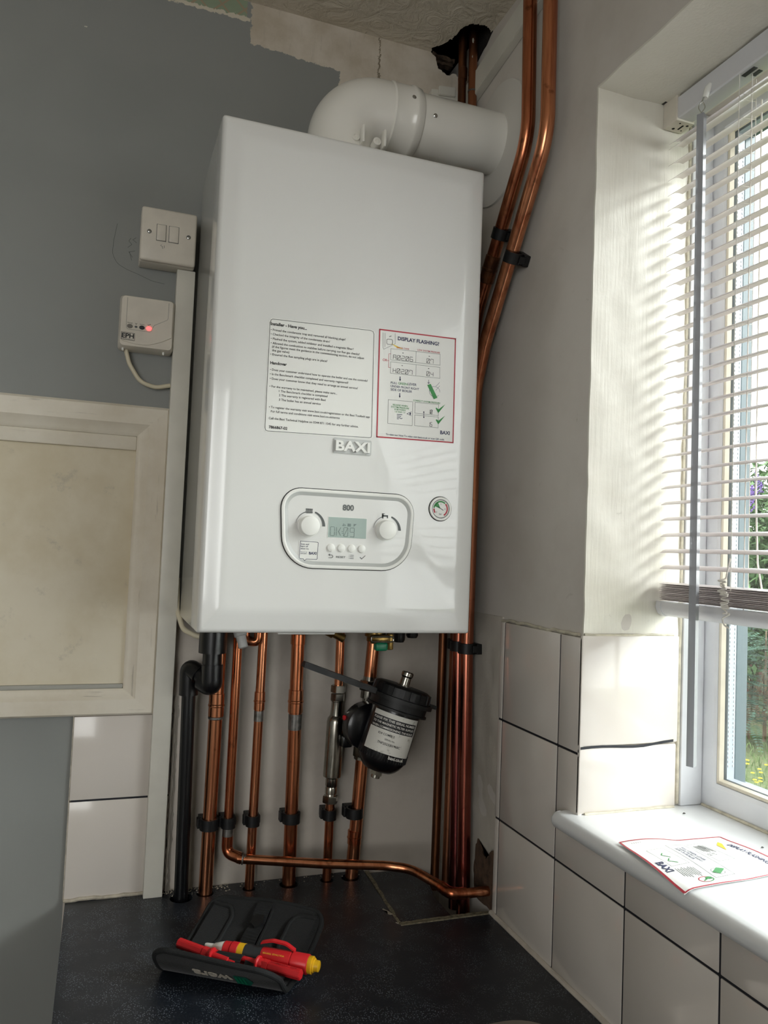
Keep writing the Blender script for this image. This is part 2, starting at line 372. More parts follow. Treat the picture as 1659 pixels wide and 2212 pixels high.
def poly2(bm, pts, y): bm.faces.new([bm.verts.new((p[0], y, p[1])) for p in pts])
XU = (1, 0, 0); ZU = (0, 0, 1)

# ================================================================== STRUCTURE
BY = 0.27; RX = 0.485; WT = -0.4395; CZ = 1.055; FZ = -1.34; XL = -2.1; YF = -2.4
SY0, SY1, SZ0, SZ1 = -0.157, -1.40, -0.236, 0.765      # window opening
# back wall with the broken hole at the top right corner
bite = ragged([(0.405, CZ), (0.413, 1.050), (0.417, 1.040), (0.421, 1.028), (0.431, 1.021), (0.444, 1.019), (0.452, 1.024), (0.463, 1.021), (0.476, 1.026), (RX, 1.03)], 4, 0.0022, 3)
bm = N(); box(bm, (XL, BY, FZ), (0.39, BY+0.03, CZ)); box(bm, (0.39, BY, FZ), (RX, BY+0.03, 0.95)); prism_xz(bm, [(0.39, 0.95), (0.39, CZ)]+bite+[(RX, 0.95)], BY, BY+0.03)
wall_back = obj('wall_back', bm, M['wall_b']); tag(wall_back, kind='structure')
# ceiling
cb = ragged([(0.405, BY), (0.404, 0.256), (0.415, 0.246), (0.423, 0.229), (0.427, 0.219), (0.429, 0.203), (0.433, 0.183), (0.440, 0.172), (0.452, 0.168), (0.462, 0.165), (0.471, 0.165), (0.480, 0.172), (RX, 0.18)], 4, 0.0022, 5)
bm = N(); box(bm, (XL, YF, CZ), (0.39, BY+0.03, CZ+0.03)); box(bm, (0.39, YF, CZ), (RX, 0.14, CZ+0.03)); prism_xz(bm, [(0.39, 0.14), (0.39, BY+0.03), (0.4045, BY+0.03)]+cb+[(RX, 0.14)], CZ, CZ+0.03, 'xy')
ceiling = obj('ceiling', bm, M['ceiling']); tag(ceiling, kind='structure')
# dark void above/behind the hole, broken lath
bm = N(); box(bm, (0.30, 0.05, CZ+0.0005), (0.52, 0.46, CZ+0.25)); box(bm, (0.30, BY+0.0005, 0.93), (0.52, 0.46, CZ+0.0010))
void = obj('hole_lining', bm, M['cavity'], ceiling)
# remove the faces that would close the hole: open bottom of upper box and front of lower box
me = void.data; b2 = bmesh.new(); b2.from_mesh(me)
dl = [f for f in b2.faces if abs(f.normal.z) > 0.9 and abs(f.calc_center_median().z-(CZ+0.0005)) < 2e-4] + [f for f in b2.faces if abs(f.normal.y) > 0.9 and abs(f.calc_center_median().y-(BY+0.0005)) < 2e-4] + [f for f in b2.faces if abs(f.normal.z) > 0.9 and abs(f.calc_center_median().z-(CZ+0.0010)) < 2e-4]
bmesh.ops.delete(b2, geom=list(set(dl)), context='FACES'); b2.to_mesh(me); b2.free()
bm = N()
for (x0, x1, y0, z0, t, dz) in ((0.409, 0.455, 0.276, 1.052, 0.010, -0.006), (0.41, 0.455, 0.285, 1.040, 0.016, 0.004), (0.43, 0.50, 0.30, 1.015, 0.02, 0.0)):
    n = 9; L = []
    for i in range(n):
        t_ = i/(n-1); x = x0+(x1-x0)*t_; j = lambda: random.uniform(-0.0022, 0.0022)
        L.append([(x, y0-t/2+j(), z0+dz*t_+j()), (x, y0+t/2+j(), z0+dz*t_+j()), (x, y0+t/2+j(), z0+dz*t_+0.007+j()), (x, y0-t/2+j(), z0+dz*t_+0.006+j())])
    loft(bm, L, cap0=True, cap1=True)
obj('broken_lath', bm, M['lath'], ceiling)
# right wall with window opening
bm = N(); RT = 0.735
box(bm, (RX, SY0, FZ), (RT, 0.47, CZ+0.03)); box(bm, (RX, YF, FZ), (RT, SY1, CZ+0.03))
box(bm, (RX, SY1, FZ), (RT, SY0, SZ0)); box(bm, (RX, SY1, SZ1), (RT, SY0, CZ+0.03))
wall_right = obj('wall_right', bm, M['wall_r']); tag(wall_right, kind='structure')
# brushed plaster skin on the reveal (left jamb and head), slightly uneven
def skin(p00, p10, p01, nu, nv, nrm, amp, seed):
    bm = N(); p00, p10, p01, nrm = Vector(p00), Vector(p10), Vector(p01), Vector(nrm); g_ = []
    for i in range(nu+1):
        row = []
        for k in range(nv+1):
            p = p00+(p10-p00)*(i/nu)+(p01-p00)*(k/nv); edge = min(i, nu-i, 3)/3
            row.append(bm.verts.new(p+nrm*(0.0015+amp*noise.noise(p*28+Vector((seed, 0, 0))))))
        g_.append(row)
    for i in range(nu):
        for k in range(nv): bm.faces.new((g_[i][k], g_[i+1][k], g_[i+1][k+1], g_[i][k+1]))
    fr = [e for e in bm.edges if e.is_boundary]; r = bmesh.ops.extrude_edge_only(bm, edges=fr)
    for v in [q for q in r['geom'] if isinstance(q, bmesh.types.BMVert)]: v.co -= nrm*0.003
    return bm
obj('reveal_plaster', skin((RX-0.0015, SY0, 0.016), (0.642, SY0, 0.016), (RX-0.0015, SY0, SZ1), 24, 90, (0, -1, 0), 0.0022, 1), M['reveal'], wall_right, True)
obj('reveal_plaster', skin((RX-0.0015, SY0, SZ1), (0.66, SY0, SZ1), (RX-0.0015, SY1, SZ1), 16, 100, (0, 0, -1), 0.0018, 4), M['reveal'], wall_right, True)
# rough plaster strip between corner and tiles, with a hole knocked around the pipe
bm = skin((RX, BY, WT), (RX, 0.062, WT), (RX, BY, 0.02), 26, 60, (-1, 0, 0), 0.0030, 9)
obj('rough_plaster', bm, M['rough'], wall_right, True)
hp = ragged([(0.066, -0.345), (0.075, -0.352), (0.088, -0.366), (0.10, -0.358), (0.118, -0.345), (0.125, -0.37), (0.128, -0.40), (0.12, -0.437), (0.063, -0.437), (0.062, -0.40), (0.066, -0.345)], 4, 0.002, 11)[:-1]
bm = N(); prism_xz(bm, hp, RX-0.0055, RX-0.0035, 'yz'); obj('damp_patch', bm, simple('damp_brown_plaster', '#5B4636', 0.9, var=0.5, vs=60, bump=0.9, bs=80, bd=0.004), wall_right)
# tiles on the right wall
TH = 0.006
cols = [(0.0615, 0.0495), (0.0465, -0.1085), (-0.1115, -0.2595), (-0.2625, -0.4105), (-0.4135, -0.5615), (-0.5645, -0.7125), (-0.7155, -0.8635), (-0.8665, -1.0145), (-1.0175, -1.1655), (-1.1685, -1.3165), (-1.3195, -1.467)]
rows = [(-0.4385, -0.2925), (-0.2895, -0.1400), (-0.1370, 0.0130)]
bm = N(); gb = N()
for ya, yb in cols:
    for ri, (z0, z1) in enumerate(rows):
        yy0 = yb; zz1 = z1
        if ya < -0.16 and ri > 0:
            if ri == 2 or z0 > -0.24: continue
            zz1 = min(z1, -0.2385)
        if ya > SY0 and yb < SY0 and ri == 2: yy0 = SY0-TH+0.0002
        if ya > SY0 and yb < SY0 and ri == 1:
            box(bm, (RX-TH, SY0-TH+0.0002, -0.2385), (RX+0.0003, ya, z1), 0.0012)   # full height up to the reveal corner
            box(bm, (RX-TH, yb, z0), (RX+0.0003, ya, -0.2392), 0.0008); continue
        box(bm, (RX-TH, yy0, z0), (RX+0.0003, ya, zz1), 0.0012)
box(gb, (RX-TH+0.0012, -1.46, -0.4385), (RX+0.0002, 0.0600, -0.2395)); box(gb, (RX-TH+0.0012, -0.155, -0.2395), (RX+0.0002, 0.0600, 0.0120))
tl = obj('tiles', bm, M['tile'], wall_right, True, 25); obj('tile_grout', gb, M['grout'], wall_right)
# reveal tiles
bm = N(); box(bm, (RX-TH, SY0-TH, -0.1285), (0.636, SY0+0.0003, 0.0165), 0.002); box(bm, (RX-TH, SY0-TH, -0.2155), (0.634, SY0+0.0003, -0.1305), 0.002)
obj('reveal_tiles', bm, M['tile'], wall_right, True, 25)
bm = N(); L = [(RX-0.005+0.0165*i, SY0-TH-0.0006, -0.1300+0.0012*math.sin(i*0.9)+(0.003*max(0, i-6)/3)) for i in range(10)]
for a, b in zip(L, L[1:]):
    vs = [bm.verts.new((a[0], a[1], a[2]-0.0017)), bm.verts.new((b[0], b[1], b[2]-0.0017)), bm.verts.new((b[0], b[1], b[2]+0.0017)), bm.verts.new((a[0], a[1], a[2]+0.0017))]; bm.faces.new(vs)
obj('tile_grout', bm, M['grout'], wall_right)
# crusty plaster edge over the tiles
bm = N(); tube(bm, [(RX-0.003, 0.062-0.0125*i, 0.0155+random.uniform(-0.0015, 0.0015)) for i in range(18)], 0.0024, 8)
tube(bm, [(RX-0.002+0.012*i, SY0-0.004, 0.0172+random.uniform(-0.0008, 0.0008)) for i in range(13)], 0.0018, 8); obj('plaster_edge', bm, M['caulk'], wall_right, True)
# sealant bead along the worktop
bm = N(); tube(bm, [(RX-TH-0.001, 0.062-0.02*i, WT+0.0015+random.uniform(-0.0006, 0.0006)) for i in range(78)], 0.0042, 8); obj('sealant_bead', bm, simple('white_sealant', '#CFC6BA', 0.5, var=0.2, vs=50), wall_right, True)
bm = N(); prism_xz(bm, [(0.27, 1.20)]+ragged([(0.27, 1.027), (0.245, 1.031), (0.215, 1.039), (0.190, 1.046), (0.172, 1.054), (0.168, 1.058)], 3, 0.0018, 13)+[(0.168, 1.20)], 0.4836, 0.4849, 'yz'); obj('hole_lining', bm, M['cavity'], ceiling)
# cover strip / mini trunking running along the right wall
bm = N()
def bar(bm, p0, p1, wvec, tvec, w_, t_, bev=0.0012):
    p0, p1 = Vector(p0), Vector(p1); wv = Vector(wvec).normalized()*w_/2; tv = Vector(tvec).normalized()*t_
    vs = [bm.verts.new(p+a*wv+b*tv) for p in (p0, p1) for a, b in ((-1, 0), (1, 0), (1, 1), (-1, 1))]
    fs = [bm.faces.new([vs[i] for i in q]) for q in ((0, 1, 2, 3), (4, 7, 6, 5), (0, 4, 5, 1), (1, 5, 6, 2), (2, 6, 7, 3), (3, 7, 4, 0))]
    if bev: bmesh.ops.recalc_face_normals(bm, faces=fs); bmesh.ops.bevel(bm, geom=list({e for f in fs for e in f.edges}), offset=bev, segments=2, affect='EDGES')
bar(bm, (RX, BY-0.012, 0.972), (RX, -0.75, 1.10), (0, 0.125, 1), (-1, 0, 0), 0.046, 0.014)
o = obj('cover_strip', bm, M['trunk']); tag(o, 'white plastic cover strip running along the right wall just below the ceiling', 'cable cover')
bm = N(); bar(bm, (0.405, BY, 0.962), (0.478, BY, 0.972), (0, 0, 1), (0, -1, 0), 0.030, 0.013); bar(bm, (0.418, BY-0.012, 0.975), (0.452, BY-0.012, 0.979), (0, 0, 1), (0, -1, 0), 0.018, 0.005)
o = obj('cover_strip', bm, M['trunk']); tag(o, 'short piece of white cover strip on the back wall behind the old ceiling pipes', 'cable cover')
# floor and unseen walls
bm = N(); box(bm, (XL, YF, FZ-0.05), (RX, BY, FZ)); tag(obj('floor', bm, M['floor']), kind='structure')
bm = N(); box(bm, (XL-0.1, YF, FZ), (XL, BY, CZ)); tag(obj('wall_left', bm, simple('grey_painted_wall', '#9B9B97', 0.7)), kind='structure')
WX0, WX1, WZ0, WZ1 = -1.90, -0.65, -0.35, 0.90
bm = N(); box(bm, (XL-0.1, YF-0.1, FZ), (WX0, YF, CZ)); box(bm, (WX1, YF-0.1, FZ), (RT, YF, CZ)); box(bm, (WX0, YF-0.1, FZ), (WX1, YF, WZ0)); box(bm, (WX0, YF-0.1, WZ1), (WX1, YF, CZ)); tag(obj('wall_front', bm, M['plain']), kind='structure')
w2 = bpy.data.objects.new('added_fill_window', None); COL.objects.link(w2); tag(w2, kind='structure')  # unseen window added behind the camera to give the room soft fill light
bm = N()
for x0, x1, z0, z1 in ((WX0, WX0+0.05, WZ0, WZ1), (WX1-0.05, WX1, WZ0, WZ1), (WX0, WX1, WZ0, WZ0+0.05), (WX0, WX1, WZ1-0.05, WZ1), ((WX0+WX1)/2-0.03, (WX0+WX1)/2+0.03, WZ0, WZ1)): box(bm, (x0, YF-0.09, z0), (x1, YF-0.03, z1), 0.004)
obj('window_frame', bm, M['pvc'], w2); bm = N(); box(bm, (WX0+0.04, YF-0.062, WZ0+0.04), (WX1-0.04, YF-0.058, WZ1-0.04)); obj('glass_pane', bm, M['glass'], w2)
# tiles left of the boiler on the back wall
bm = N()
box(bm, (-0.1485, BY-TH, -0.4365), (0.0, BY+0.0003, -0.2890), 0.0012); box(bm, (-0.1485, BY-TH, -0.2865), (0.0, BY+0.0003, -0.1585), 0.0012)
obj('tiles', bm, M['tile'], wall_back, True, 25)
bm = N(); box(bm, (-0.1465, BY-TH+0.0006, -0.43), (0.0005, BY+0.0002, -0.16)); obj('tile_grout', bm, M['grout'], wall_back)
bm = N(); box(bm, (-0.1497, BY-TH+0.001, -0.438), (-0.1486, BY+0.0002, -0.158)); tube(bm, [(-0.1485+0.011*i, BY-0.007, WT+0.0025+random.uniform(-0.001, 0.001)) for i in range(12)], 0.003, 6); obj('tile_grout', bm, M['grout_w'], wall_back)
bm = N(); L = []
for i in range(40):
    z = -0.4385+0.308*i/39; j = lambda s=0.0012: random.uniform(-s, s)
    L.append([(0.0006, BY, z), (0.0006+j(), BY-0.0055+j(0.0006), z), (0.0045+j(0.0015), BY-0.0065+j(0.0006), z), (0.0085+j(0.002), BY-0.001, z), (0.009, BY, z)])
loft(bm, L, closed=False); obj('plaster_edge', bm, M['rough'], wall_back, True)
# plaster rubble along the worktop joint
bm = N()
for i in range(260):
    x = random.uniform(-0.01, 0.10) if i < 200 else random.uniform(-0.01, 0.33); y = BY-abs(random.gauss(0, 0.010))-0.002; s = random.uniform(0.0005, 0.0017)
    c0 = Vector((x, y, WT+s*0.5)); vs = [bm.verts.new(c0+Vector(d)*s) for d in ((1, 0, 0), (-1, 0.2, 0), (0, 1, 0.1), (0, -1, 0), (0.1, 0, 0.9))]
    for q in ((0, 2, 4), (2, 1, 4), (1, 3, 4), (3, 0, 4), (0, 3, 1, 2)): bm.faces.new([vs[i2] for i2 in q])
tag(obj('plaster_rubble', bm, M['grout_w']), 'crumbs of old plaster lying along the back edge of the worktop', 'rubble', kind='stuff')
# skirting of pencil scribble near the switch
bm = N()
sc = [(-0.128, 0.628), (-0.132, 0.60), (-0.133, 0.578), (-0.125, 0.563), (-0.11, 0.556), (-0.09, 0.550), (-0.07, 0.543), (-0.05, 0.541)]
line2(bm, [(p.x, p.z) for p in fillet([(a, 0, b) for a, b in sc], 0.02, 4)], 0.0005, BY-0.0002)
line2(bm, [(-0.106, 0.608), (-0.109, 0.603), (-0.104, 0.598), (-0.110, 0.592)], 0.0005, BY-0.0002); line2(bm, [(-0.098, 0.61), (-0.103, 0.606), (-0.097, 0.602)], 0.0005, BY-0.0002)
line2(bm, [(-0.099, 0.588), (-0.108, 0.585), (-0.102, 0.577)], 0.0005, BY-0.0002); line2(bm, [(-0.107, 0.585), (-0.103, 0.572)], 0.0005, BY-0.0002)
obj('pencil_marks', bm, simple('pencil', '#454948', 0.8), wall_back)
# window
def ring(bm, y0, y1, z0, z1, prof, kb=1.22):
    """profile swept round a rectangle: prof = (inset, x)"""
    L = [[(x, y0-i, z0+i*kb), (x, y1+i, z0+i*kb), (x, y1+i, z1-i), (x, y0-i, z1-i)] for i, x in prof]
    V = [[bm.verts.new(p) for p in l] for l in L]; n = len(V)
    for a in range(n):
        A, B = V[a], V[(a+1) % n]
        for i in range(4): k = (i+1) % 4; bm.faces.new((A[i], A[k], B[k], B[i]))
window = bpy.data.objects.new('window_1', None); COL.objects.link(window); tag(window, kind='structure'); 
FX = 0.680
Z0_, Z1_ = -0.2155, 0.7645
bm = N(); ring(bm, SY0-0.001, SY1+0.001, Z0_, Z1_, [(0.0, 0.733), (0.0, FX), (0.024, FX), (0.0285, FX+0.002), (0.0295, FX+0.006), (0.0295, FX+0.013), (0.010, FX+0.013), (0.010, 0.733)])
obj('window_frame', bm, M['pvc'], window)
bm = N(); ring(bm, SY0-0.001, SY1+0.001, Z0_, Z1_, [(0.0297, FX+0.0098), (0.0297, FX+0.0015), (0.0308, FX+0.0012), (0.0325, FX+0.0030), (0.0338, FX+0.0098)]); obj('glazing_bead', bm, M['bead'], window)
bm = N(); ring(bm, SY0-0.001, SY1+0.001, Z0_, Z1_, [(0.018, FX+0.0273), (0.018, FX+0.0148), (0.0340, FX+0.0148), (0.0340, FX+0.0273)]); obj('spacer_bar', bm, M['spacer'], window)
bm = N()
for i in range(150):
    z = -0.158+i*0.0058
    for xx in (FX+0.0170, FX+0.0250): box(bm, (xx-0.0008, SY0-0.0356, z), (xx+0.0008, SY0-0.0349, z+0.0028))
obj('spacer_perforations', bm, simple('light_perforation', '#D5DDE2', 0.5), window)
bm = N(); ring(bm, SY0-0.001, SY1+0.001, Z0_, Z1_, [(0.011, 0.7325), (0.011, FX+0.0325), (0.0275, FX+0.0325), (0.0285, FX+0.0345), (0.0285, 0.7325)]); obj('outer_sash', bm, M['darkedge'], window)
bm = N(); box(bm, (FX+0.0100, SY1+0.020, Z0_+0.022), (FX+0.0140, SY0-0.020, Z1_-0.018)); obj('glass_pane', bm, M['glass'], window)
bm = N(); box(bm, (FX+0.0280, SY1+0.020, Z0_+0.022), (FX+0.0320, SY0-0.020, Z1_-0.018)); obj('glass_pane', bm, M['glass'], window)
bm = N(); box(bm, (0.643, SY0-0.006, -0.2155), (FX-0.001, SY0+0.001, 0.7645), 0.0015); obj('jamb_trim', bm, M['pvc'], window, True)
bm = N(); tube(bm, [(0.640+random.uniform(-0.0005, 0.0005), SY0-0.001, -0.213+0.0245*i) for i in range(40)], 0.0030, 8); tube(bm, [(FX-0.002, SY0-0.008-0.03*i, -0.2145+random.uniform(-0.0005, 0.0005)) for i in range(41)], 0.0022, 8)
tube(bm, [(RX+0.003+0.013*i, SY0-TH-0.001, -0.2150+random.uniform(-0.0005, 0.0005)) for i in range(12)], 0.0019, 8); obj('sealant', bm, M['caulk'], window, True)
# sill with rounded nose
nose = [(0.700, -0.2158), (0.474, -0.2158)] + [(0.4655+0.0115*math.cos(a), -0.2273+0.0115*math.sin(a)) for a in [math.radians(90+18*i) for i in range(1, 10)]] + [(0.4655, -0.2388), (0.4782, -0.2388), (0.4785, -0.236), (0.700, -0.236)]
def sill_part(bm, prof, y0, y1):
    A = [bm.verts.new((x, y0, z)) for x, z in prof]; B = [bm.verts.new((x, y1, z)) for x, z in prof]
    bm.faces.new(A); bm.faces.new(B[::-1]); n = len(prof)
    for i in range(n): k = (i+1) % n; bm.faces.new((A[i], B[i], B[k], A[k]))
bm = N(); sill_part(bm, nose, SY0+0.0, SY1)
horn = [(0.4792, -0.2162), (0.474, -0.2158)] + nose[2:11] + [(0.4655, -0.2388), (0.4792, -0.2388)]
sill_part(bm, horn, SY0+0.016, SY0+0.0002)
lathe(bm, (0.4655, SY0+0.0160, -0.2273), (0, 1, 0), [(0, 0.0115), (0.003, 0.0105), (0.0055, 0.007), (0.0065, 0)], 24)
sill = obj('window_sill', bm, M['sillpaint'], window, True, 30)

# ================================================================== SERVING HATCH
hatch = thing('serving_hatch', 'cream painted boarded-up hatch with moulded timber frame at the left edge', 'hatch')
HX0 = -0.75
def mitre(bm, side):
    ox0, ox1, oz0, oz1 = HX0, -0.0305, -0.1555, 0.3335
    prof = [(0.0, BY), (0.0, BY-0.016), (0.004, BY-0.020), (0.030, BY-0.020), (0.035, BY-0.016), (0.044, BY-0.014), (0.049, BY-0.010), (0.049, BY)]
    L = []
    for i, y in prof:
        cs = {'top': [(ox0, oz1-i), (ox1-i, oz1-i)], 'right': [(ox1-i, oz1-i), (ox1-i, oz0+i*0.82)], 'bottom': [(ox0, oz0+i*0.82), (ox1-i, oz0+i*0.82)]}[side]
        L.append([(c[0], y, c[1]) for c in cs])
    loft(bm, [[l[0] for l in L], [l[1] for l in L]], cap0=True, cap1=True)
for sd, mm in (('top', 'wood_h'), ('right', 'wood_v'), ('bottom', 'wood_h')):
    bm = N(); mitre(bm, sd); obj('frame_moulding', bm, M[mm], hatch, True, 30)
bm = N(); box(bm, (HX0, BY-0.003, -0.116), (-0.0795, BY+0.001, 0.2845)); obj('infill_panel', bm, M['panel'], hatch)
bm = N(); box(bm, (HX0, BY-0.011, 0.262), (-0.0795, BY-0.002, 0.2845), 0.002); obj('inner_bead', bm, M['wood_h'], hatch, True)
bm = N(); box(bm, (HX0, BY-0.009, -0.1155), (-0.0797, BY-0.002, -0.1085), 0.0015); obj('inner_bead', bm, simple('grey_edged_bead', '#A9A8A0', 0.4), hatch, True)

# ================================================================== TRUNKING, SWITCH, RECEIVER
bm = N(); box(bm, (-0.0325, BY-0.0245, WT), (-0.0035, BY-0.0005, 0.561), 0.0012); 
o = obj('cable_trunking', bm, M['trunk'], None, True, 30); tag(o, 'tall white plastic cable trunking from the fused switch down to the worktop', 'cable trunking')
sw = thing('fused_switch', 'white double-rocker fused spur switch with two screws at top of the trunking', 'switch')
bm = N(); box(bm, (-0.0925, BY-0.0345, 0.5615), (-0.0065, BY-0.0005, 0.6475), 0.003, 3); obj('back_box', bm, M['plastic_cream'], sw, True)
bm = N(); box(bm, (-0.0925, BY-0.0445, 0.5615), (-0.0065, BY-0.0350, 0.6475), 0.004, 3); obj('faceplate', bm, M['plastic_cream'], sw, True)
for x0, x1 in ((-0.068, -0.0543), (-0.0492, -0.0348)):
    bm = N(); box(bm, (x0-0.0007, BY-0.0447, 0.5945), (x1+0.0007, BY-0.0440, 0.6215)); gp = obj('rocker_surround', bm, M['ink_grey'], sw)
    bm = N(); box(bm, (x0, BY-0.0462, 0.5952), (x1, BY-0.0440, 0.6208), 0.0008); obj('rocker' if x0 > -0.06 else 'fuse_holder', bm, M['plastic_cream'], sw, True)
for x in (-0.0795, -0.0190):
    bm = N(); lathe(bm, (x, BY-0.0438, 0.6075+(0.0005 if x > -0.05 else 0)), (0, -1, 0), [(0, 0.0034), (0.0010, 0.0034), (0.0012, 0.003)], 20); obj('screw_recess', bm, M['ink_grey'], sw)
    bm = N(); lathe(bm, (x, BY-0.0448, 0.6075), (0, -1, 0), [(0, 0.0026), (0.0006, 0.0023), (0.0010, 0.0012)], 20); box(bm, (x-0.0022, BY-0.0462, 0.6071), (x+0.0022, BY-0.0455, 0.6079)); obj('screw', bm, M['steel'], sw)
bm = N()
for i in range(9): x = -0.059+random.uniform(-0.004, 0.004); z = 0.585+random.uniform(-0.003, 0.003); poly2(bm, [(x, z), (x+0.0012, z+0.0004), (x+0.0009, z+0.0018)], BY-0.04465)
obj('scuff', bm, M['ink_grey'], sw); finish(sw)

rc = thing('heating_receiver', 'small white wireless heating receiver with glowing red light left of the trunking', 'receiver')
bm = N(); EY = BY-0.001
out = rrect(-0.117, 0.4215, -0.0325, 0.5065, 0.007, 6); inn = rrect(-0.114, 0.4245, -0.0355, 0.5035, 0.006, 6)
loft(bm, [[(x, EY, z) for x, z in out], [(x, EY-0.022, z) for x, z in out], [(x, EY-0.031, z) for x, z in inn]], cap0=True, cap1=True)
obj('casing', bm, M['plastic_white'] if 0 else M['plastic_cream'], rc, True, 40)
bm = N()   # raised lower lip sweeping across
cv = [(-0.113, 0.4315), (-0.09, 0.4275), (-0.07, 0.4285), (-0.05, 0.4365), (-0.0365, 0.4445)]
pts = [(p.x, p.z) for p in fillet([(a, 0, b) for a, b in cv], 0.05, 4)]
prism_xz(bm, pts+[(-0.0365, 0.500), (-0.113, 0.500)], EY-0.0300, EY-0.0330); obj('front_cover', bm, M['plastic_cream'], rc)
bm = N(); line2(bm, [(-0.106, 0.5000), (-0.106, 0.4560), (-0.105, 0.4515), (-0.103, 0.4500), (-0.070, 0.4495), (-0.0675, 0.4515), (-0.0660, 0.4560), (-0.0635, 0.4610), (-0.0445, 0.4720), (-0.0430, 0.4750), (-0.0430, 0.4998)], 0.0004, EY-0.03325); obj('cover_groove', bm, M['ink_grey'], rc)
for x, rx, mm, nm in ((-0.1005, 0.0044, simple('grey_button', '#77736B', 0.4), 'button'), (-0.0912, 0.0022, M['ink_grey'], 'indicator_light'), (-0.0822, 0.0042, M['greyplas'], 'button'), (-0.0715, 0.0040, M['led'], 'indicator_light')):
    bm = N(); lathe(bm, (x, EY-0.033, 0.4550), (0, -1, 0), [(0, rx), (0.0006, rx), (0.0009, rx*0.8)], 24)
    for v in bm.verts: v.co.z = 0.4550+(v.co.z-0.4550)*0.75
    o = obj(nm, bm, mm, rc)
    if mm is M['led']: o['label'] = 'lit red indicator'
bm = N(); line2(bm, [(-0.1125, 0.4445), (-0.0925, 0.4440), (-0.0925, 0.4325), (-0.1125, 0.4330)], 0.0006, EY-0.03325, True)
ink_text(bm, 'EPH', (-0.1117, EY-0.03325, 0.4360), XU, ZU, 0.0183, 0.0102, bold=0.03); ink_text(bm, 'CONTROLS', (-0.1110, EY-0.03325, 0.4335), XU, ZU, 0.017, 0.0022)
ink_text(bm, 'Manual', (-0.1043, EY-0.03325, 0.4595), XU, ZU, 0.0075); ink_text(bm, 'System', (-0.0858, EY-0.03325, 0.4593), XU, ZU, 0.007); line2(bm, [(-0.0928, 0.4608), (-0.0912, 0.4590), (-0.0896, 0.4608)], 0.0004, EY-0.03325); line2(bm, [(-0.0912, 0.4605), (-0.0912, 0.4585)], 0.0004, EY-0.03325)
line2(bm, [(-0.0735, 0.4608), (-0.0720, 0.4598)], 0.0008, EY-0.03325); line2(bm, [(-0.0712, 0.4612), (-0.0695, 0.4618)], 0.0008, EY-0.03325)
obj('lettering', bm, M['ink'], rc)
for x in (-0.109, -0.047):
    bm = N(); lathe(bm, (x, EY-0.022, 0.4235), (0, 0, -1), [(0, 0.0018), (0.0045, 0.0018), (0.006, 0.001)], 12); obj('case_clip', bm, M['plastic_white'], rc)
bm = N(); tube(bm, fillet([(-0.105, BY-0.014, 0.424), (-0.098, BY-0.014, 0.400), (-0.080, BY-0.013, 0.372), (-0.055, BY-0.012, 0.366), (-0.0328, BY-0.012, 0.372)], 0.03, 8), 0.0034, 14); obj('cable', bm, M['cable'], rc, True)
finish(rc)

# ================================================================== BOILER
boiler = thing('wall_boiler', 'large white wall-hung combination boiler with two instruction stickers and a control panel', 'boiler')
BW, BH, FY = 0.395, 0.70, -0.008
bm = N()   # case: pillowed front, rounded vertical edges
def brect(i, y, r): return [(x, y, z) for x, z in rrect(i, i, BW-i, BH-i, r, 4)]
def brect2(ix, iz, y, r): return [(x, y, z) for x, z in rrect(ix, iz, BW-ix, BH-iz, r, 4)]
loft(bm, [brect2(0.004, 0.001, 0.256, 0.002), brect2(0.004, 0.001, 0.24, 0.002), brect(0.0, 0.235, 0.003), brect(0.0, 0.010, 0.003), brect(0.0008, 0.0045, 0.003), brect(0.003, 0.0012, 0.003), brect(0.0065, 0.0, 0.003), brect2(0.021, 0.024, FY+0.0025, 0.006), brect2(0.027, 0.030, FY+0.0006, 0.008), brect2(0.034, 0.037, FY, 0.010)], cap0=True, cap1=True)
obj('case', bm, M['boiler'], boiler, True, 60)
# raised badge
bm = N(); prism_xz(bm, rrect(0.1712, 0.2500, 0.2268, 0.2715, 0.002, 4), FY+0.001, FY-0.0010); badge = obj('name_badge', bm, M['silver'], boiler)
bm = N(); prism_xz(bm, rrect(0.1724, 0.2512, 0.2256, 0.2703, 0.0015, 4), FY-0.0008, FY-0.0014); obj('badge_face', bm, simple('badge_grey', '#C4C6C4', 0.35), badge)
bm = N(); ink_text(bm, 'BAXI', (0.1741, FY-0.0016, 0.2540), XU, ZU, 0.0500, 0.0195, bold=0.035); r = bmesh.ops.extrude_face_region(bm, geom=list(bm.faces)); [setattr(v, 'co', v.co+Vector((0, -0.0028, 0))) for v in r['geom'] if isinstance(v, bmesh.types.BMVert)]
obj('badge_letters', bm, M['plastic_white'], badge)
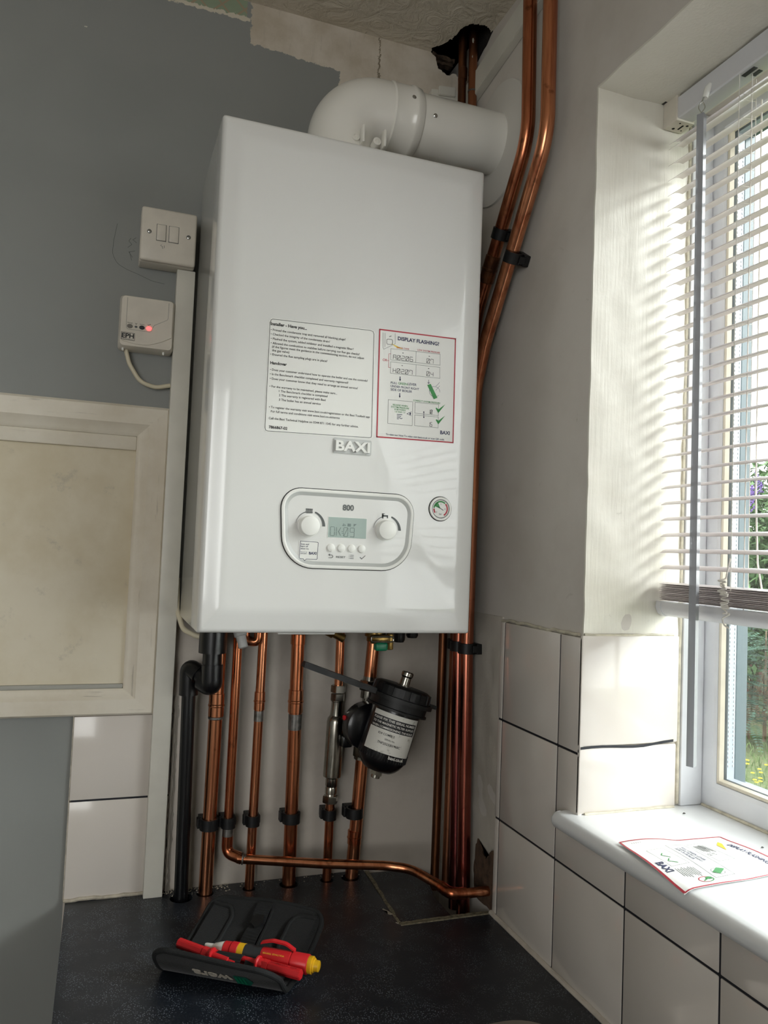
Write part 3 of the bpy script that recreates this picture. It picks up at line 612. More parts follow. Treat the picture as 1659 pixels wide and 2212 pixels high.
# installer sticker
y = FY-0.0003; yi = FY-0.00055
bm = N(); prism_xz(bm, [(0.0735, 0.4215), (0.0765, 0.4265), (0.2180, 0.4300), (0.2245, 0.4285), (0.2262, 0.4245), (0.2290, 0.2770), (0.2260, 0.2740), (0.0765, 0.2705), (0.0738, 0.2735)], y+0.0002, y); st = obj('installer_sticker', bm, M['paper'], boiler)
T1=[
('Installer - Have you...',0.0762,0.4167,0.0504,1),
('• Primed the condensate trap and removed all blanking plugs?',0.0766,0.4090,0.1056,0),
('• Checked the integrity of the condensate drain?',0.0769,0.4031,0.0830,0),
('• Flushed the system, added inhibitor and installed a magnetic filter?',0.0772,0.3969,0.1175,0),
('• Allowed the combustion to stabilise before carrying out flue gas checks?',0.0775,0.3909,0.1264,0),
('(if the figures meet the guidance in the commissioning section, do not adjust',0.0794,0.3860,0.1314,0),
('the gas valve)',0.0796,0.3810,0.0239,0),
('• Ensured the flue sampling plugs are in place?',0.0776,0.3754,0.0799,0),
('Handover',0.0781,0.3634,0.0227,1),
('• Does your customer understand how to operate the boiler and use the controls?',0.0782,0.3546,0.1392,0),
('• Is the Benchmark checklist completed and warranty registered?',0.0783,0.3486,0.1108,0),
('• Does your customer know that they need to arrange an annual service?',0.0785,0.3424,0.1249,0),
('• For the warranty to be maintained, please make sure...',0.0786,0.3318,0.0950,0),
('1 The Benchmark checklist is completed',0.0917,0.3265,0.0682,0),
('2 The warranty is registered with Baxi',0.0920,0.3209,0.0656,0),
('3 The boiler has an annual service',0.0923,0.3148,0.0584,0),
('• To register the warranty visit www.baxi.co.uk/registration or the Baxi Toolbelt app',0.0793,0.3036,0.1435,0),
('For full terms and conditions visit www.baxi.co.uk/terms',0.0821,0.2979,0.0967,0),
('Call the Baxi Technical Helpline on 0344 871 1545 for any further advice.',0.0797,0.2884,0.1267,0),
('7866867-02',0.0803,0.2761,0.0253,1)]
bm = N()
for s, x, z, wd, b in T1: ink_text(bm, s, (x, yi, z), XU, ZU, wd, None, bold=0.03 if b else 0.008)
obj('lettering', bm, M['ink'], st)
bm = N(); line2(bm, [(0.0752, 0.4200), (0.0765, 0.4235), (0.0785, 0.4250), (0.2180, 0.4283), (0.2225, 0.4272), (0.2240, 0.4235), (0.2266, 0.2790), (0.2258, 0.2763), (0.2225, 0.2757), (0.0790, 0.2722), (0.0762, 0.2733), (0.0752, 0.2765)], 0.0006, yi, True); obj('border', bm, M['ink'], st)
# warning sticker
def sticker2(px, pz): return (px, pz)
bm = N(); prism_xz(bm, [(0.2316, 0.4325), (0.3515, 0.4343), (0.3535, 0.2790), (0.2338, 0.2772)], y+0.0002, y); st = obj('warning_sticker', bm, M['paper'], boiler)
bm = N(); line2(bm, [(0.2324, 0.4317), (0.3507, 0.4335), (0.3527, 0.2798), (0.2346, 0.2780)], 0.0018, yi, True); obj('red_border', bm, M['ired'], st)
T2=[
('DISPLAY FLASHING?',0.2602,0.4200,0.0647,1,'navy'),('ERROR CODE',0.2592,0.4079,0.0189,0,'ired'),('LOW SYSTEM PRESSURE',0.2911,0.4085,0.0355,0,'ired'),('OR',0.2387,0.3871,0.0069,0,'ired'),
('PULL',0.2522,0.3559,0.0096,0,'navy'),('GREEN',0.2634,0.3561,0.0142,0,'igreen'),('LEVER',0.2785,0.3567,0.0133,0,'navy'),('UNDER FRONT RIGHT',0.2522,0.3511,0.0437,0,'navy'),('SIDE OF BOILER',0.2524,0.3462,0.0328,0,'navy'),
('RELEASE WHEN',0.2567,0.3250,0.0226,0,'igreen'),('SYSTEM PRESSURE',0.2540,0.3217,0.0277,0,'igreen'),('IS BETWEEN',0.2594,0.3187,0.0170,0,'igreen'),('1.0 AND 1.5',0.2604,0.3155,0.0154,0,'igreen'),('CORRECT SYSTEM PRESSURE',0.2875,0.3344,0.0425,0,'igreen'),
('BAXI',0.3317,0.2906,0.0153,1,'navy'),('To view our How To video visit baxi.co.uk or scan QR code.',0.2479,0.2817,0.0911,0,'navy'),('bar',0.2681,0.3068,0.0043,0,'navy')]
D2 = [('A.02.06',0.2538,0.3916,0.0322),('0.7',0.3058,0.3925,0.0124),('H.02.07',0.2543,0.3724,0.0316),('0.4',0.3064,0.3736,0.0122),('1.0',0.3115,0.3187,0.0074),('1.5',0.3119,0.3004,0.0074)]
SEG = {'0': 'abcdefz', '1': 'bc', '2': 'abged', '4': 'fgbc', '5': 'afgcd', '6': 'afgcde', '7': 'abcf', '9': 'abcdfg', 'A': 'abcefg', 'H': 'bcefg', 'K': 'efkl', 'O': 'abcdef'}
def seven(bm, s, x, z, width, h, w, y, gapless=0.0):
    n = sum(1 for ch in s if ch != '.'); cw = width/n
    for ch in s:
        if ch == '.': line2(bm, [(x-cw*0.14, z), (x-cw*0.14, z+w)], w, y); continue
        a, b = x+cw*0.08, x+cw*0.75; gg = w*0.6+gapless
        sg = {'a': [(a+gg, z+h), (b-gg, z+h)], 'b': [(b, z+h-gg), (b, z+h/2+gg)], 'c': [(b, z+h/2-gg), (b, z+gg)], 'd': [(a+gg, z), (b-gg, z)], 'e': [(a, z+gg), (a, z+h/2-gg)], 'f': [(a, z+h/2+gg), (a, z+h-gg)], 'g': [(a+gg, z+h/2), (b-gg, z+h/2)], 'z': [(a+gg, z+gg), (b-gg, z+h-gg)], 'k': [((a+b)/2, z+h/2), (b, z+h-gg)], 'l': [((a+b)/2, z+h/2), (b, z+gg)]}
        for q in SEG.get(ch, ''): line2(bm, sg[q], w, y)
        x += cw
for cn in ('navy', 'ired', 'igreen'):
    bm = N()
    for s, x, z, wd, b, c in T2:
        if c == cn: ink_text(bm, s, (x, yi, z), XU, ZU, wd, None, bold=0.03 if b else 0.01)
    if cn == 'navy':
        for (a, b_) in (((0.266, 0.3672), (0.2662, 0.3619)), ((0.2664, 0.3432), (0.2666, 0.3379))): line2(bm, [a, b_], 0.0012, yi); poly2(bm, [(b_[0]-0.0015, b_[1]+0.002), (b_[0], b_[1]-0.0008), (b_[0]+0.0015, b_[1]+0.002)], yi)
        line2(bm, [(0.3105, 0.3678), (0.3107, 0.3630)], 0.0006, yi); line2(bm, [(0.3092, 0.3642), (0.3107, 0.3624), (0.3122, 0.3642)], 0.0006, yi)
        line2(bm, [(0.3047, 0.3205), (0.3051, 0.3122)], 0.0007, yi); poly2(bm, [(0.3034, 0.3195), (0.3060, 0.3195), (0.3047, 0.3216)], yi); poly2(bm, [(0.3037, 0.3132), (0.3064, 0.3132), (0.3051, 0.3112)], yi)
        line2(bm, [(0.2787, 0.3152), (0.2853, 0.3185)], 0.0006, yi); line2(bm, [(0.2787, 0.3152), (0.2855, 0.3128)], 0.0006, yi); poly2(bm, [(0.2838+0.0012*math.cos(a*0.785), 0.3156+0.0016*math.sin(a*0.785)) for a in range(8)], yi)
        for a, b_ in (((0.2637, 0.3128), (0.2713, 0.3130)), ((0.2638, 0.3107), (0.2695, 0.3105)), ((0.2639, 0.3086), (0.2677, 0.3084)), ((0.2640, 0.3066), (0.2662, 0.3066))): line2(bm, [a, b_], 0.0008, yi)
        for k in range(2): line2(bm, [(0.3205+0.0085*math.cos(t*0.35+k), 0.3517+0.0075*math.sin(t*0.35+k)) for t in range(14)], 0.0004, yi-0.00005*k)
        line2(bm, [(0.322, 0.360), (0.325, 0.3625), (0.3275, 0.366)], 0.0004, yi); line2(bm, [(0.3225, 0.354), (0.3262, 0.3585), (0.328, 0.361)], 0.0004, yi)
    if cn == 'ired': line2(bm, [(0.2504, 0.3988), (0.2476, 0.3985), (0.2478, 0.3788), (0.2506, 0.3791)], 0.0005, yi); line2(bm, [(0.2458, 0.3886), (0.2477, 0.3886)], 0.0005, yi)
    if cn == 'igreen':
        poly2(bm, [(0.3085, 0.36), (0.3138, 0.3624), (0.3253, 0.3432), (0.3196, 0.3404)], yi-0.0001)
        for q in (((0.323, 0.3276), (0.3276, 0.3209), (0.3382, 0.3349)), ((0.3237, 0.3106), (0.3282, 0.3043), (0.3385, 0.3183))): poly2(bm, [(q[0][0], q[0][1]), (q[1][0], q[1][1]), (q[2][0], q[2][1]), (q[1][0], q[1][1]+0.0055), (q[0][0]+0.0015, q[0][1]+0.001)], yi)
    obj('lettering', bm, M[cn], st)
bm = N()
for s, x, z, wd in D2: seven(bm, s, x, z, wd, 0.0062 if wd > 0.01 else 0.0058, 0.0006, yi)
for p in ((0.2685, 0.4022), (0.3095, 0.4025), (0.268, 0.3838), (0.3092, 0.3843)): line2(bm, [p, (p[0]+0.001, p[1])], 0.0009, yi)
obj('display_digits', bm, M['ink'], st)
bm = N()
for q in ([(0.2504, 0.4063), (0.3271, 0.4075), (0.3277, 0.3915), (0.2507, 0.39)], [(0.2508, 0.3873), (0.3274, 0.3882), (0.3281, 0.3721), (0.2512, 0.3708)], [(0.2494, 0.3326), (0.2869, 0.3333), (0.2874, 0.2987), (0.2501, 0.2986)], [(0.2906, 0.3329), (0.3277, 0.3335), (0.3279, 0.3173), (0.2908, 0.3172)], [(0.2909, 0.3146), (0.328, 0.3151), (0.3282, 0.2993), (0.2912, 0.2991)]): line2(bm, q, 0.0004, yi, True)
line2(bm, [(0.2893, 0.4067), (0.289, 0.3905)], 0.0004, yi); line2(bm, [(0.29, 0.3879), (0.2901, 0.3714)], 0.0004, yi)
line2(bm, [(0.2375, 0.4275), (0.2383, 0.4060), (0.2395, 0.4040), (0.2565, 0.4140), (0.2560, 0.4290)], 0.0004, yi); line2(bm, [(0.2405, 0.4275), (0.2412, 0.4075)], 0.0004, yi); line2(bm, rrect(0.2435, 0.4120, 0.2525, 0.4195, 0.002, 3), 0.0006, yi, True); line2(bm, [(0.2475, 0.4232), (0.2500, 0.4245)], 0.0009, yi)
obj('diagram_lines', bm, M['ink_grey'], st)
bm = N(); poly2(bm, [(0.2491, 0.4141), (0.2701, 0.4080), (0.2600, 0.4085)], yi+0.0001); obj('yellow_beam', bm, M['iyellow'], st)
# control panel, recessed with a bright rim
pan = None
def prect(i, y):
    x0, z0, x1, z1 = 0.1000+i, 0.0895+i, 0.2965-i, 0.1985-i
    r = [0.030, 0.030, 0.042, 0.042]; L = rrect(x0, z0, x1, z1, [max(0.006, q-i) for q in r], 10)
    k = 0.012   # lower corners pulled in: the panel narrows downward
    return [(x+(k*(z1-z)/(z1-z0)*(1 if x < 0.2 else -0.75)) * (0.6), y, z) for x, z in L]
bm = N(); loft(bm, [prect(-0.0006, FY+0.0015), prect(-0.0006, FY-0.0004), prect(0.0006, FY-0.0004), prect(0.0006, FY+0.0015)], cap0=False)
panel = obj('panel_gap', bm, M['gap'], boiler)
panel.name = 'control_panel'
bm = N(); loft(bm, [prect(0.0005, FY+0.001), prect(0.0005, FY-0.0022), prect(0.0018, FY-0.0030), prect(0.0040, FY-0.0030), prect(0.0052, FY-0.0024)], cap0=False); obj('rim', bm, M['plastic_white'], panel, True, 50)
bm = N(); loft(bm, [prect(0.0050, FY-0.0026), prect(0.0100, FY-0.0008)], cap0=False); obj('sloped_surround', bm, M['silver'], panel, True)
bm = N(); L = prect(0.0098, FY-0.0009); bm.faces.new([bm.verts.new(p) for p in L]); obj('fascia', bm, M['boiler'], panel)
PY = FY-0.0011
bm = N(); box(bm, (0.1684, PY-0.0003, 0.1326), (0.2249, PY+0.0002, 0.1617)); obj('display_bezel', bm, M['plastic_white'], panel)
bm = N(); box(bm, (0.1690, PY-0.0004, 0.1331), (0.2243, PY-0.0002, 0.1612)); obj('display', bm, M['lcd'], panel)
bm = N()
seven(bm, 'OK', 0.1715, 0.1355, 0.0175, 0.0122, 0.0008, PY-0.0006, 0.0002); seven(bm, '09', 0.1905, 0.1352, 0.0185, 0.0122, 0.0008, PY-0.0006, 0.0002); line2(bm, [(0.1888, 0.142), (0.1902, 0.142)], 0.0008, PY-0.0006); line2(bm, [(0.1888, 0.1395), (0.1902, 0.1395)], 0.0008, PY-0.0006)
poly2(bm, [(0.1965, 0.1492), (0.2015, 0.1492), (0.2015, 0.1532), (0.1965, 0.1532)], PY-0.0006); poly2(bm, [(0.2055, 0.1530), (0.2100, 0.1530), (0.2055, 0.1492)], PY-0.0006); line2(bm, [(0.1892, 0.1500), (0.1925, 0.1500)], 0.0008, PY-0.0006); line2(bm, [(0.1905, 0.1500), (0.1905, 0.1525)], 0.0010, PY-0.0006); line2(bm, [(0.1922, 0.1520), (0.1935, 0.1502)], 0.0010, PY-0.0006)
obj('display_segments', bm, M['lcdseg'], panel)
def knob(cx, cz, r, nm):
    bm = N(); lathe(bm, (cx, PY+0.0002, cz), (0, -1, 0), [(0, r*1.12), (0.0008, r*1.12), (0.0012, r*1.02), (0.010, r*0.98), (0.0115, r*0.94), (0.012, r*0.85), (0.012, 0)], 48); obj(nm, bm, M['plastic_white'], panel, True, 40)
knob(0.1412, 0.1472, 0.0137, 'knob'); knob(0.2528, 0.1468, 0.0137, 'knob')
def arc(bm, cx, cz, r, a0, a1, w0, w1, n=20):
    for i in range(n):
        t0, t1 = i/n, (i+1)/n; A0, A1 = math.radians(a0+(a1-a0)*t0), math.radians(a0+(a1-a0)*t1); q0, q1 = w0+(w1-w0)*t0, w0+(w1-w0)*t1
        bm.faces.new([bm.verts.new((cx+rr*math.cos(A), PY-0.0003, cz+rr*math.sin(A))) for rr, A in ((r-q0/2, A0), (r+q0/2, A0), (r+q1/2, A1), (r-q1/2, A1))])
bm = N()
for cx, cz in ((0.1425, 0.1475), (0.2540, 0.1468)):
    arc(bm, cx, cz, 0.0195, 172, 108, 0.0003, 0.0012); arc(bm, cx, cz, 0.0200, 70, 0, 0.0022, 0.0042)
for i in range(7): line2(bm, [(0.1372+i*0.00135, 0.1648), (0.1372+i*0.00135, 0.1706)], 0.0008, PY-0.0003)
line2(bm, [(0.1365, 0.1655), (0.1460, 0.1657)], 0.0006, PY-0.0003); line2(bm, [(0.1365, 0.1700), (0.1460, 0.1702)], 0.0006, PY-0.0003)
line2(bm, [(0.2480, 0.1640), (0.2480, 0.1690)], 0.0022, PY-0.0003); line2(bm, [(0.2480, 0.1668), (0.2548, 0.1668)], 0.0022, PY-0.0003); line2(bm, [(0.2470, 0.1697), (0.2505, 0.1697)], 0.0008, PY-0.0003); line2(bm, [(0.2550, 0.1665), (0.2550, 0.1652)], 0.0018, PY-0.0003); line2(bm, [(0.2545, 0.1640), (0.2556, 0.1640)], 0.0008, PY-0.0003)
ink_text(bm, '800', (0.1886, PY-0.0003, 0.1715), XU, ZU, 0.0162, 0.0110, bold=0.03)
ink_text(bm, 'RESET', (0.1822, PY-0.0003, 0.1052), XU, ZU, 0.0134, 0.0036, bold=0.015)
line2(bm, [(0.1714, 0.1050), (0.1755, 0.1050), (0.1772, 0.1060), (0.1774, 0.1075), (0.1760, 0.1088), (0.1716, 0.1090)], 0.0007, PY-0.0003); line2(bm, [(0.1730, 0.1102), (0.1714, 0.1090), (0.1730, 0.1078)], 0.0007, PY-0.0003)
for i in range(3): line2(bm, [(0.2025, 0.1050+0.0023*i), (0.2072, 0.1050+0.0023*i)], 0.0007, PY-0.0003); line2(bm, [(0.2008, 0.1050+0.0023*i), (0.2012, 0.1050+0.0023*i)], 0.0006, PY-0.0003)
line2(bm, [(0.2172, 0.1070), (0.2192, 0.1048), (0.2242, 0.1095)], 0.0008, PY-0.0003)
obj('printed_symbols', bm, M['ink_grey'], panel)
for x in (0.1741, 0.1890, 0.2038, 0.2186):
    bm = N(); lathe(bm, (x, PY+0.0002, 0.1187), (0, -1, 0), [(0, 0.0060), (0.0003, 0.0060), (0.0004, 0.0054), (0.0018, 0.0052), (0.0023, 0.0045), (0.0023, 0)], 32); obj('button', bm, M['plastic_white'], panel, True, 40)
bm = N(); prism_xz(bm, rrect(0.1288, 0.1005, 0.1566, 0.1270, 0.002, 4), PY+0.0001, PY-0.0003); obj('scan_sticker', bm, M['paper'], panel)
bm = N(); line2(bm, [(0.1308, 0.1262), (0.1550, 0.1256), (0.1558, 0.1248), (0.1554, 0.1028), (0.1545, 0.1020), (0.1400, 0.1020), (0.1376, 0.0994), (0.1358, 0.1022), (0.1306, 0.1026), (0.1300, 0.1034)], 0.0006, PY-0.0005, True)
for s, x, z, wd in (('Scan and', 0.1316, 0.1212, 0.0112), ('learn all', 0.1316, 0.1182, 0.0098), ('about me.', 0.1316, 0.1152, 0.0115), ('Discover my', 0.1315, 0.1110, 0.009), ('quick guide.', 0.1315, 0.1090, 0.0088)): ink_text(bm, s, (x, PY-0.0005, z), XU, ZU, wd, None, bold=0.01)
ink_text(bm, 'BAXI', (0.1434, PY-0.0005, 0.1085), XU, ZU, 0.0106, None, bold=0.03); obj('sticker_print', bm, M['navy'], panel)
# pressure gauge
gx, gz = 0.3362, 0.1815
bm = N(); lathe(bm, (gx, FY+0.001, gz), (0, -1, 0), [(0, 0.0182), (0.0014, 0.0182)], 48); ga = obj('pressure_gauge', bm, M['gap'], boiler, True)
bm = N(); lathe(bm, (gx, FY-0.0003, gz), (0, -1, 0), [(0, 0.0172), (0.0022, 0.0172), (0.0028, 0.0165), (0.0028, 0.0140), (0.0012, 0.0135)], 48); obj('gauge_rim', bm, M['plastic_white'], ga, True, 40)
bm = N(); lathe(bm, (gx, FY-0.0014, gz), (0, -1, 0), [(0, 0.0136), (0.0002, 0.0136)], 48); obj('gauge_bezel', bm, M['ink_grey'], ga)
bm = N(); lathe(bm, (gx, FY-0.0017, gz), (0, -1, 0), [(0, 0.0126), (0.0002, 0.0126)], 48); obj('dial', bm, M['paper'], ga)
def garc(bm, a0, a1, r, w_, yy):
    n = 24
    for i in range(n):
        A0, A1 = math.radians(a0+(a1-a0)*i/n), math.radians(a0+(a1-a0)*(i+1)/n)
        bm.faces.new([bm.verts.new((gx+rr*math.cos(A), yy, gz+rr*math.sin(A))) for rr, A in ((r-w_/2, A0), (r+w_/2, A0), (r+w_/2, A1), (r-w_/2, A1))])
bm = N(); garc(bm, 50, 175, 0.0105, 0.0022, FY-0.0020); poly2(bm, [(gx, gz), (gx-0.0095, gz+0.0035), (gx-0.0065, gz+0.0080), (gx-0.0045, gz+0.0092)], FY-0.0020); obj('green_zone', bm, M['igreen'], ga)
bm = N(); garc(bm, 45, -60, 0.0105, 0.0022, FY-0.0020); garc(bm, 180, 215, 0.0105, 0.0022, FY-0.0020); obj('red_zone', bm, M['ired'], ga)
bm = N(); line2(bm, [(gx-0.0045, gz+0.003), (gx+0.004, gz-0.0018)], 0.0009, FY-0.0022); ink_text(bm, 'bar', (gx-0.0022, FY-0.0022, gz-0.0085), XU, ZU, 0.0042); ink_text(bm, '2', (gx-0.0006, FY-0.0022, gz+0.0060), XU, ZU, None, 0.0032); ink_text(bm, '4', (gx+0.0060, FY-0.0022, gz-0.0010), XU, ZU, None, 0.0032); ink_text(bm, '0', (gx-0.0070, FY-0.0022, gz-0.0060), XU, ZU, None, 0.0032)
obj('needle', bm, M['ink'], ga)
# fittings under the boiler
bm = N(); lathe(bm, (0.0490, 0.200, 0.003), (0, 0, -1), [(0, 0.0215), (0.055, 0.0215)], 32); obj('trap_outlet', bm, M['black'], boiler, True)
bm = N(); lathe(bm, (0.082, 0.19, 0.004), (0.12, -0.15, -0.5), [(0, 0.010), (0.030, 0.010), (0.031, 0.0078), (0.048, 0.0074), (0.049, 0.006)], 20); obj('drain_spout', bm, simple('grey_white_plastic', '#C9C9C6', 0.4), boiler, True)
bm = N(); tube(bm, fillet([(0.105, 0.235, 0.01), (0.105, 0.23, -0.037), (0.125, 0.225, -0.040), (0.125, 0.225, 0.01)], 0.012, 6), 0.0075, 16); obj('relief_pipe', bm, M['copper_b'], boiler, True)
bm = N(); lathe(bm, (0.212, 0.17, -0.006), (0.55, -0.1, -0.28), [(0, 0.009), (0.026, 0.009), (0.027, 0.0068), (0.045, 0.0068), (0.046, 0.004)], 20); lathe(bm, (0.210, 0.18, 0.003), (0, 0, -1), [(0, 0.013), (0.022, 0.013)], 6)
obj('isolation_valve', bm, M['brass'], boiler, True, 30)
bm = N(); lathe(bm, (0.300, 0.15, 0.0), (0, 0, -1), [(0, 0.017), (0.020, 0.017), (0.022, 0.014), (0.028, 0.014)], 24); box(bm, (0.285, 0.125, -0.030), (0.318, 0.135, -0.016), 0.003); box(bm, (0.314, 0.128, -0.040), (0.324, 0.138, -0.014), 0.002)
fv = obj('filling_valve', bm, M['brass'], boiler, True, 30)
bm = N(); tube(bm, fillet([(0.283, 0.119, -0.018), (0.320, 0.119, -0.018), (0.320, 0.119, -0.026), (0.283, 0.119, -0.026), (0.283, 0.119, -0.019)], 0.004, 4), 0.0012, 8); obj('retaining_clip', bm, M['chrome'], fv, True)
bm = N(); box(bm, (0.292, 0.122, -0.041), (0.313, 0.136, -0.027), 0.004, 3); obj('green_lever', bm, M['green'], fv, True)
for x, l in ((0.345, 0.034), (0.368, 0.027)):
    bm = N(); lathe(bm, (x, 0.16, 0.003), (0, 0, -1), [(0, 0.010), (l-0.004, 0.010), (l, 0.008)], 20); obj('blanking_cap', bm, M['black'], boiler, True, 40)
bm = N(); box(bm, (0.140, 0.150, -0.018), (0.232, 0.158, 0.002), 0.001); obj('bottom_tray_lip', bm, M['plastic_white'], boiler)
rebase(boiler, (0.1975, 0.13, 0.0))
# white flex looping under the lower left corner
bm = N(); tube(bm, fillet([(-0.005, 0.262, 0.06), (-0.004, 0.250, 0.010), (0.006, 0.235, -0.020), (0.028, 0.22, -0.030), (0.050, 0.215, -0.026), (0.060, 0.21, 0.0005)], 0.02, 8), 0.0042, 14)
o = obj('power_flex', bm, M['cable'], None, True); tag(o, 'cream flex curving out from behind the lower left corner of the boiler', 'cable')

# ================================================================== FLUE
fl = thing('boiler_flue', 'white round plastic flue elbow and tube from boiler top into right wall', 'flue')
FC = (0.14, 0.829)
bm = N(); R0 = 0.0545
ra = 0.060; path = [Vector((0.2035, FC[0], 0.7005))]+[Vector((0.2035+ra-ra*math.cos(math.radians(a_)), FC[0], FC[1]-ra+ra*math.sin(math.radians(a_)))) for a_ in range(0, 91, 5)]+[Vector((0.2850, FC[0], FC[1]))]; tube(bm, path, R0, 56)
obj('elbow', bm, M['flue'], fl, True)
bm = N(); lathe(bm, (0.276, FC[0], FC[1]), (1, 0, 0), [(0, 0.0545), (0.0025, 0.0565), (0.006, 0.0555), (0.034, 0.0550), (0.036, 0.0570), (0.040, 0.0575), (0.0435, 0.0560), (0.050, 0.0548), (0.053, 0.0515), (0.0535, 0.050)], 64); obj('elbow_socket', bm, M['flue'], fl, True, 50)
bm = N(); lathe(bm, (0.32, FC[0], FC[1]), (1, 0, 0), [(0, 0.050), (0.168, 0.050)], 64); obj('flue_tube', bm, M['flue'], fl, True)
bm = N(); lathe(bm, (RX-0.0005, FC[0], FC[1]), (-1, 0, 0), [(0, 0.104), (0.003, 0.103), (0.005, 0.094), (0.006, 0.060), (0.0075, 0.0520)], 64); obj('wall_seal', bm, M['rubber'], fl, True, 50)
for x, ang, rr in ((0.307, 0.0, 0.0550), (0.346, -0.12, 0.0500)):
    d = Vector((0, -math.cos(ang), math.sin(ang))); c0 = Vector((x, FC[0], FC[1]))+d*(rr-0.0005)
    if x < 0.32: d = Vector((0, -math.cos(0.25), math.sin(0.25))); c0 = Vector((x, FC[0], FC[1]))+d*(rr-0.0005)
    bm = N(); lathe(bm, c0, d, [(0, 0.0035), (0.0014, 0.0034), (0.0022, 0.0020)], 20); obj('screw', bm, M['steel'], fl)
for x in (0.212, 0.247):
    bm = N(); lathe(bm, (x, 0.098, 0.7540), (0, -1, 0.15), [(0, 0.0070), (0.014, 0.0065), (0.0145, 0.0035), (0.0110, 0.0030)], 20); sp = obj('sampling_port', bm, M['flue'], fl, True, 40)
    bm = N(); box(bm, (x+0.007, 0.072, 0.744), (x+0.0115, 0.092, 0.772), 0.002); obj('port_tab', bm, M['flue'], sp, True)
bm = N(); lathe(bm, (0.2035, FC[0], 0.7005), (0, 0, 1), [(0, 0.066), (0.012, 0.066), (0.016, 0.058), (0.030, 0.0565)], 48); obj('flue_collar', bm, M['flue'], fl, True, 40)
finish(fl)

# ================================================================== COPPER PIPES UNDER THE BOILER
def rings(bm, x, y, z0, z1, r):   # solder-ring coupling
    lathe(bm, (x, y, z0), (0, 0, 1), [(0, r-0.0012), (0.0005, r), ((z1-z0)*0.42, r), ((z1-z0)*0.45, r+0.0009), ((z1-z0)*0.52, r+0.0009), ((z1-z0)*0.55, r), (z1-z0-0.0005, r), (z1-z0, r-0.0012)], 28)
PYW = 0.243
def clip(name_label, x, y, z, r, wall='back', grp='black pipe clips under the boiler', tilt=None):
    t = thing('pipe_clip', name_label, 'pipe clip', grp)
    bm = N(); n = 26; w_ = 0.0085
    def prof(rad, a): return (rad*math.cos(a), rad*math.sin(a))
    A = []
    for i in range(n+1):
        a = math.radians(-235+ (290)*i/n); A.append(prof(r+0.0038, a))
    for i in range(n+1):
        a = math.radians(55-(290)*i/n); A.append(prof(r+0.0006, a))
    vs0 = [bm.verts.new((p[0], p[1], -w_)) for p in A]; vs1 = [bm.verts.new((p[0], p[1], w_)) for p in A]
    m = len(A)
    for i in range(n): bm.faces.new((vs0[i], vs0[i+1], vs0[m-2-i], vs0[m-1-i])); bm.faces.new((vs1[i], vs1[i+1], vs1[m-2-i], vs1[m-1-i]))
    for i in range(m): k = (i+1) % m; bm.faces.new((vs0[i], vs0[k], vs1[k], vs1[i]))
    bm2 = N(); d = 0.270-0.243-r if wall == 'back' else 0.023-r
    box(bm2, (-r-0.004, r+0.0008, -w_), (r+0.004, r+0.0008+max(0.004, d-0.0012), w_), 0.001)
    bm3 = N(); box(bm3, (-r-0.0075, r*0.15, -w_*0.9), (-r-0.0033, r+0.005, w_*0.9), 0.001); bm4 = N(); box(bm4, (r+0.0033, r*0.35, -w_*0.7), (r+0.0055, r+0.004, w_*0.7), 0.0006)
    mt = Matrix.Translation((x, y, z))
    if wall == 'right': mt = mt @ (tilt or Matrix()) @ Matrix.Rotation(math.radians(-90), 4, 'Z')
    for b, nm in ((bm, 'clip_ring'), (bm2, 'clip_base'), (bm3, 'latch'), (bm4, 'hinge')):
        bmesh.ops.transform(b, matrix=mt, verts=b.verts); obj(nm, b, M['blackmatte'], t, nm == 'clip_ring', 40)
    finish(t); return t
def vpipe(label, x0, z1, x1, r, mm, extras=None, y=PYW, z0=None, hole=True):
    t = thing('copper_pipe', label, 'copper pipe', 'copper pipes under the boiler')
    bm = N(); tube(bm, [(x1, y, (WT-0.03) if z0 is None else z0), (x0, y, z1)], r, 28); obj('pipe', bm, M[mm], t, True); return t
def xat(x0, z1, x1, z): return x1+(x0-x1)*(z-WT)/(z1-WT)
t = vpipe('leftmost thick copper pipe under the boiler, beside the black waste pipe', 0.0665, -0.0005, 0.0625, 0.011, 'copper')
bm = N(); rings(bm, 0.0655, PYW, -0.160, -0.123, 0.0125); obj('coupling', bm, M['copper'], t, True, 30); bm = N(); lathe(bm, (0.0652, PYW, -0.1645), (0, 0, 1), [(0, 0.0112), (0.0012, 0.0122), (0.004, 0.0122), (0.0045, 0.0112)], 28); obj('solder_ring', bm, M['solder'], t); finish(t)
t = vpipe('thin copper pipe third from the left with one coupling below the boiler', 0.1365, -0.0005, 0.1325, 0.0075, 'copper')
bm = N(); rings(bm, 0.1352, PYW, -0.152, -0.122, 0.0088); obj('coupling', bm, M['copper'], t, True, 30); bm = N(); lathe(bm, (0.1350, PYW, -0.170), (0, 0, 1), [(0, 0.0077), (0.017, 0.0078)], 24); obj('solder_ring', bm, M['solder'], t); finish(t)
t = vpipe('thick copper pipe in the middle with coupling and solder smear, under the boiler', 0.1955, -0.0005, 0.1985, 0.011, 'copper')
bm = N(); rings(bm, 0.1963, PYW, -0.158, -0.120, 0.0125); obj('coupling', bm, M['copper'], t, True, 30); bm = N(); lathe(bm, (0.1966, PYW, -0.186), (0, 0, 1), [(0, 0.0111), (0.010, 0.0113), (0.026, 0.0113)], 24); obj('solder_ring', bm, M['solder'], t); bm = N(); rings(bm, 0.1956, PYW, -0.045, -0.004, 0.0122); obj('coupling', bm, M['copper'], t, True, 30); finish(t)
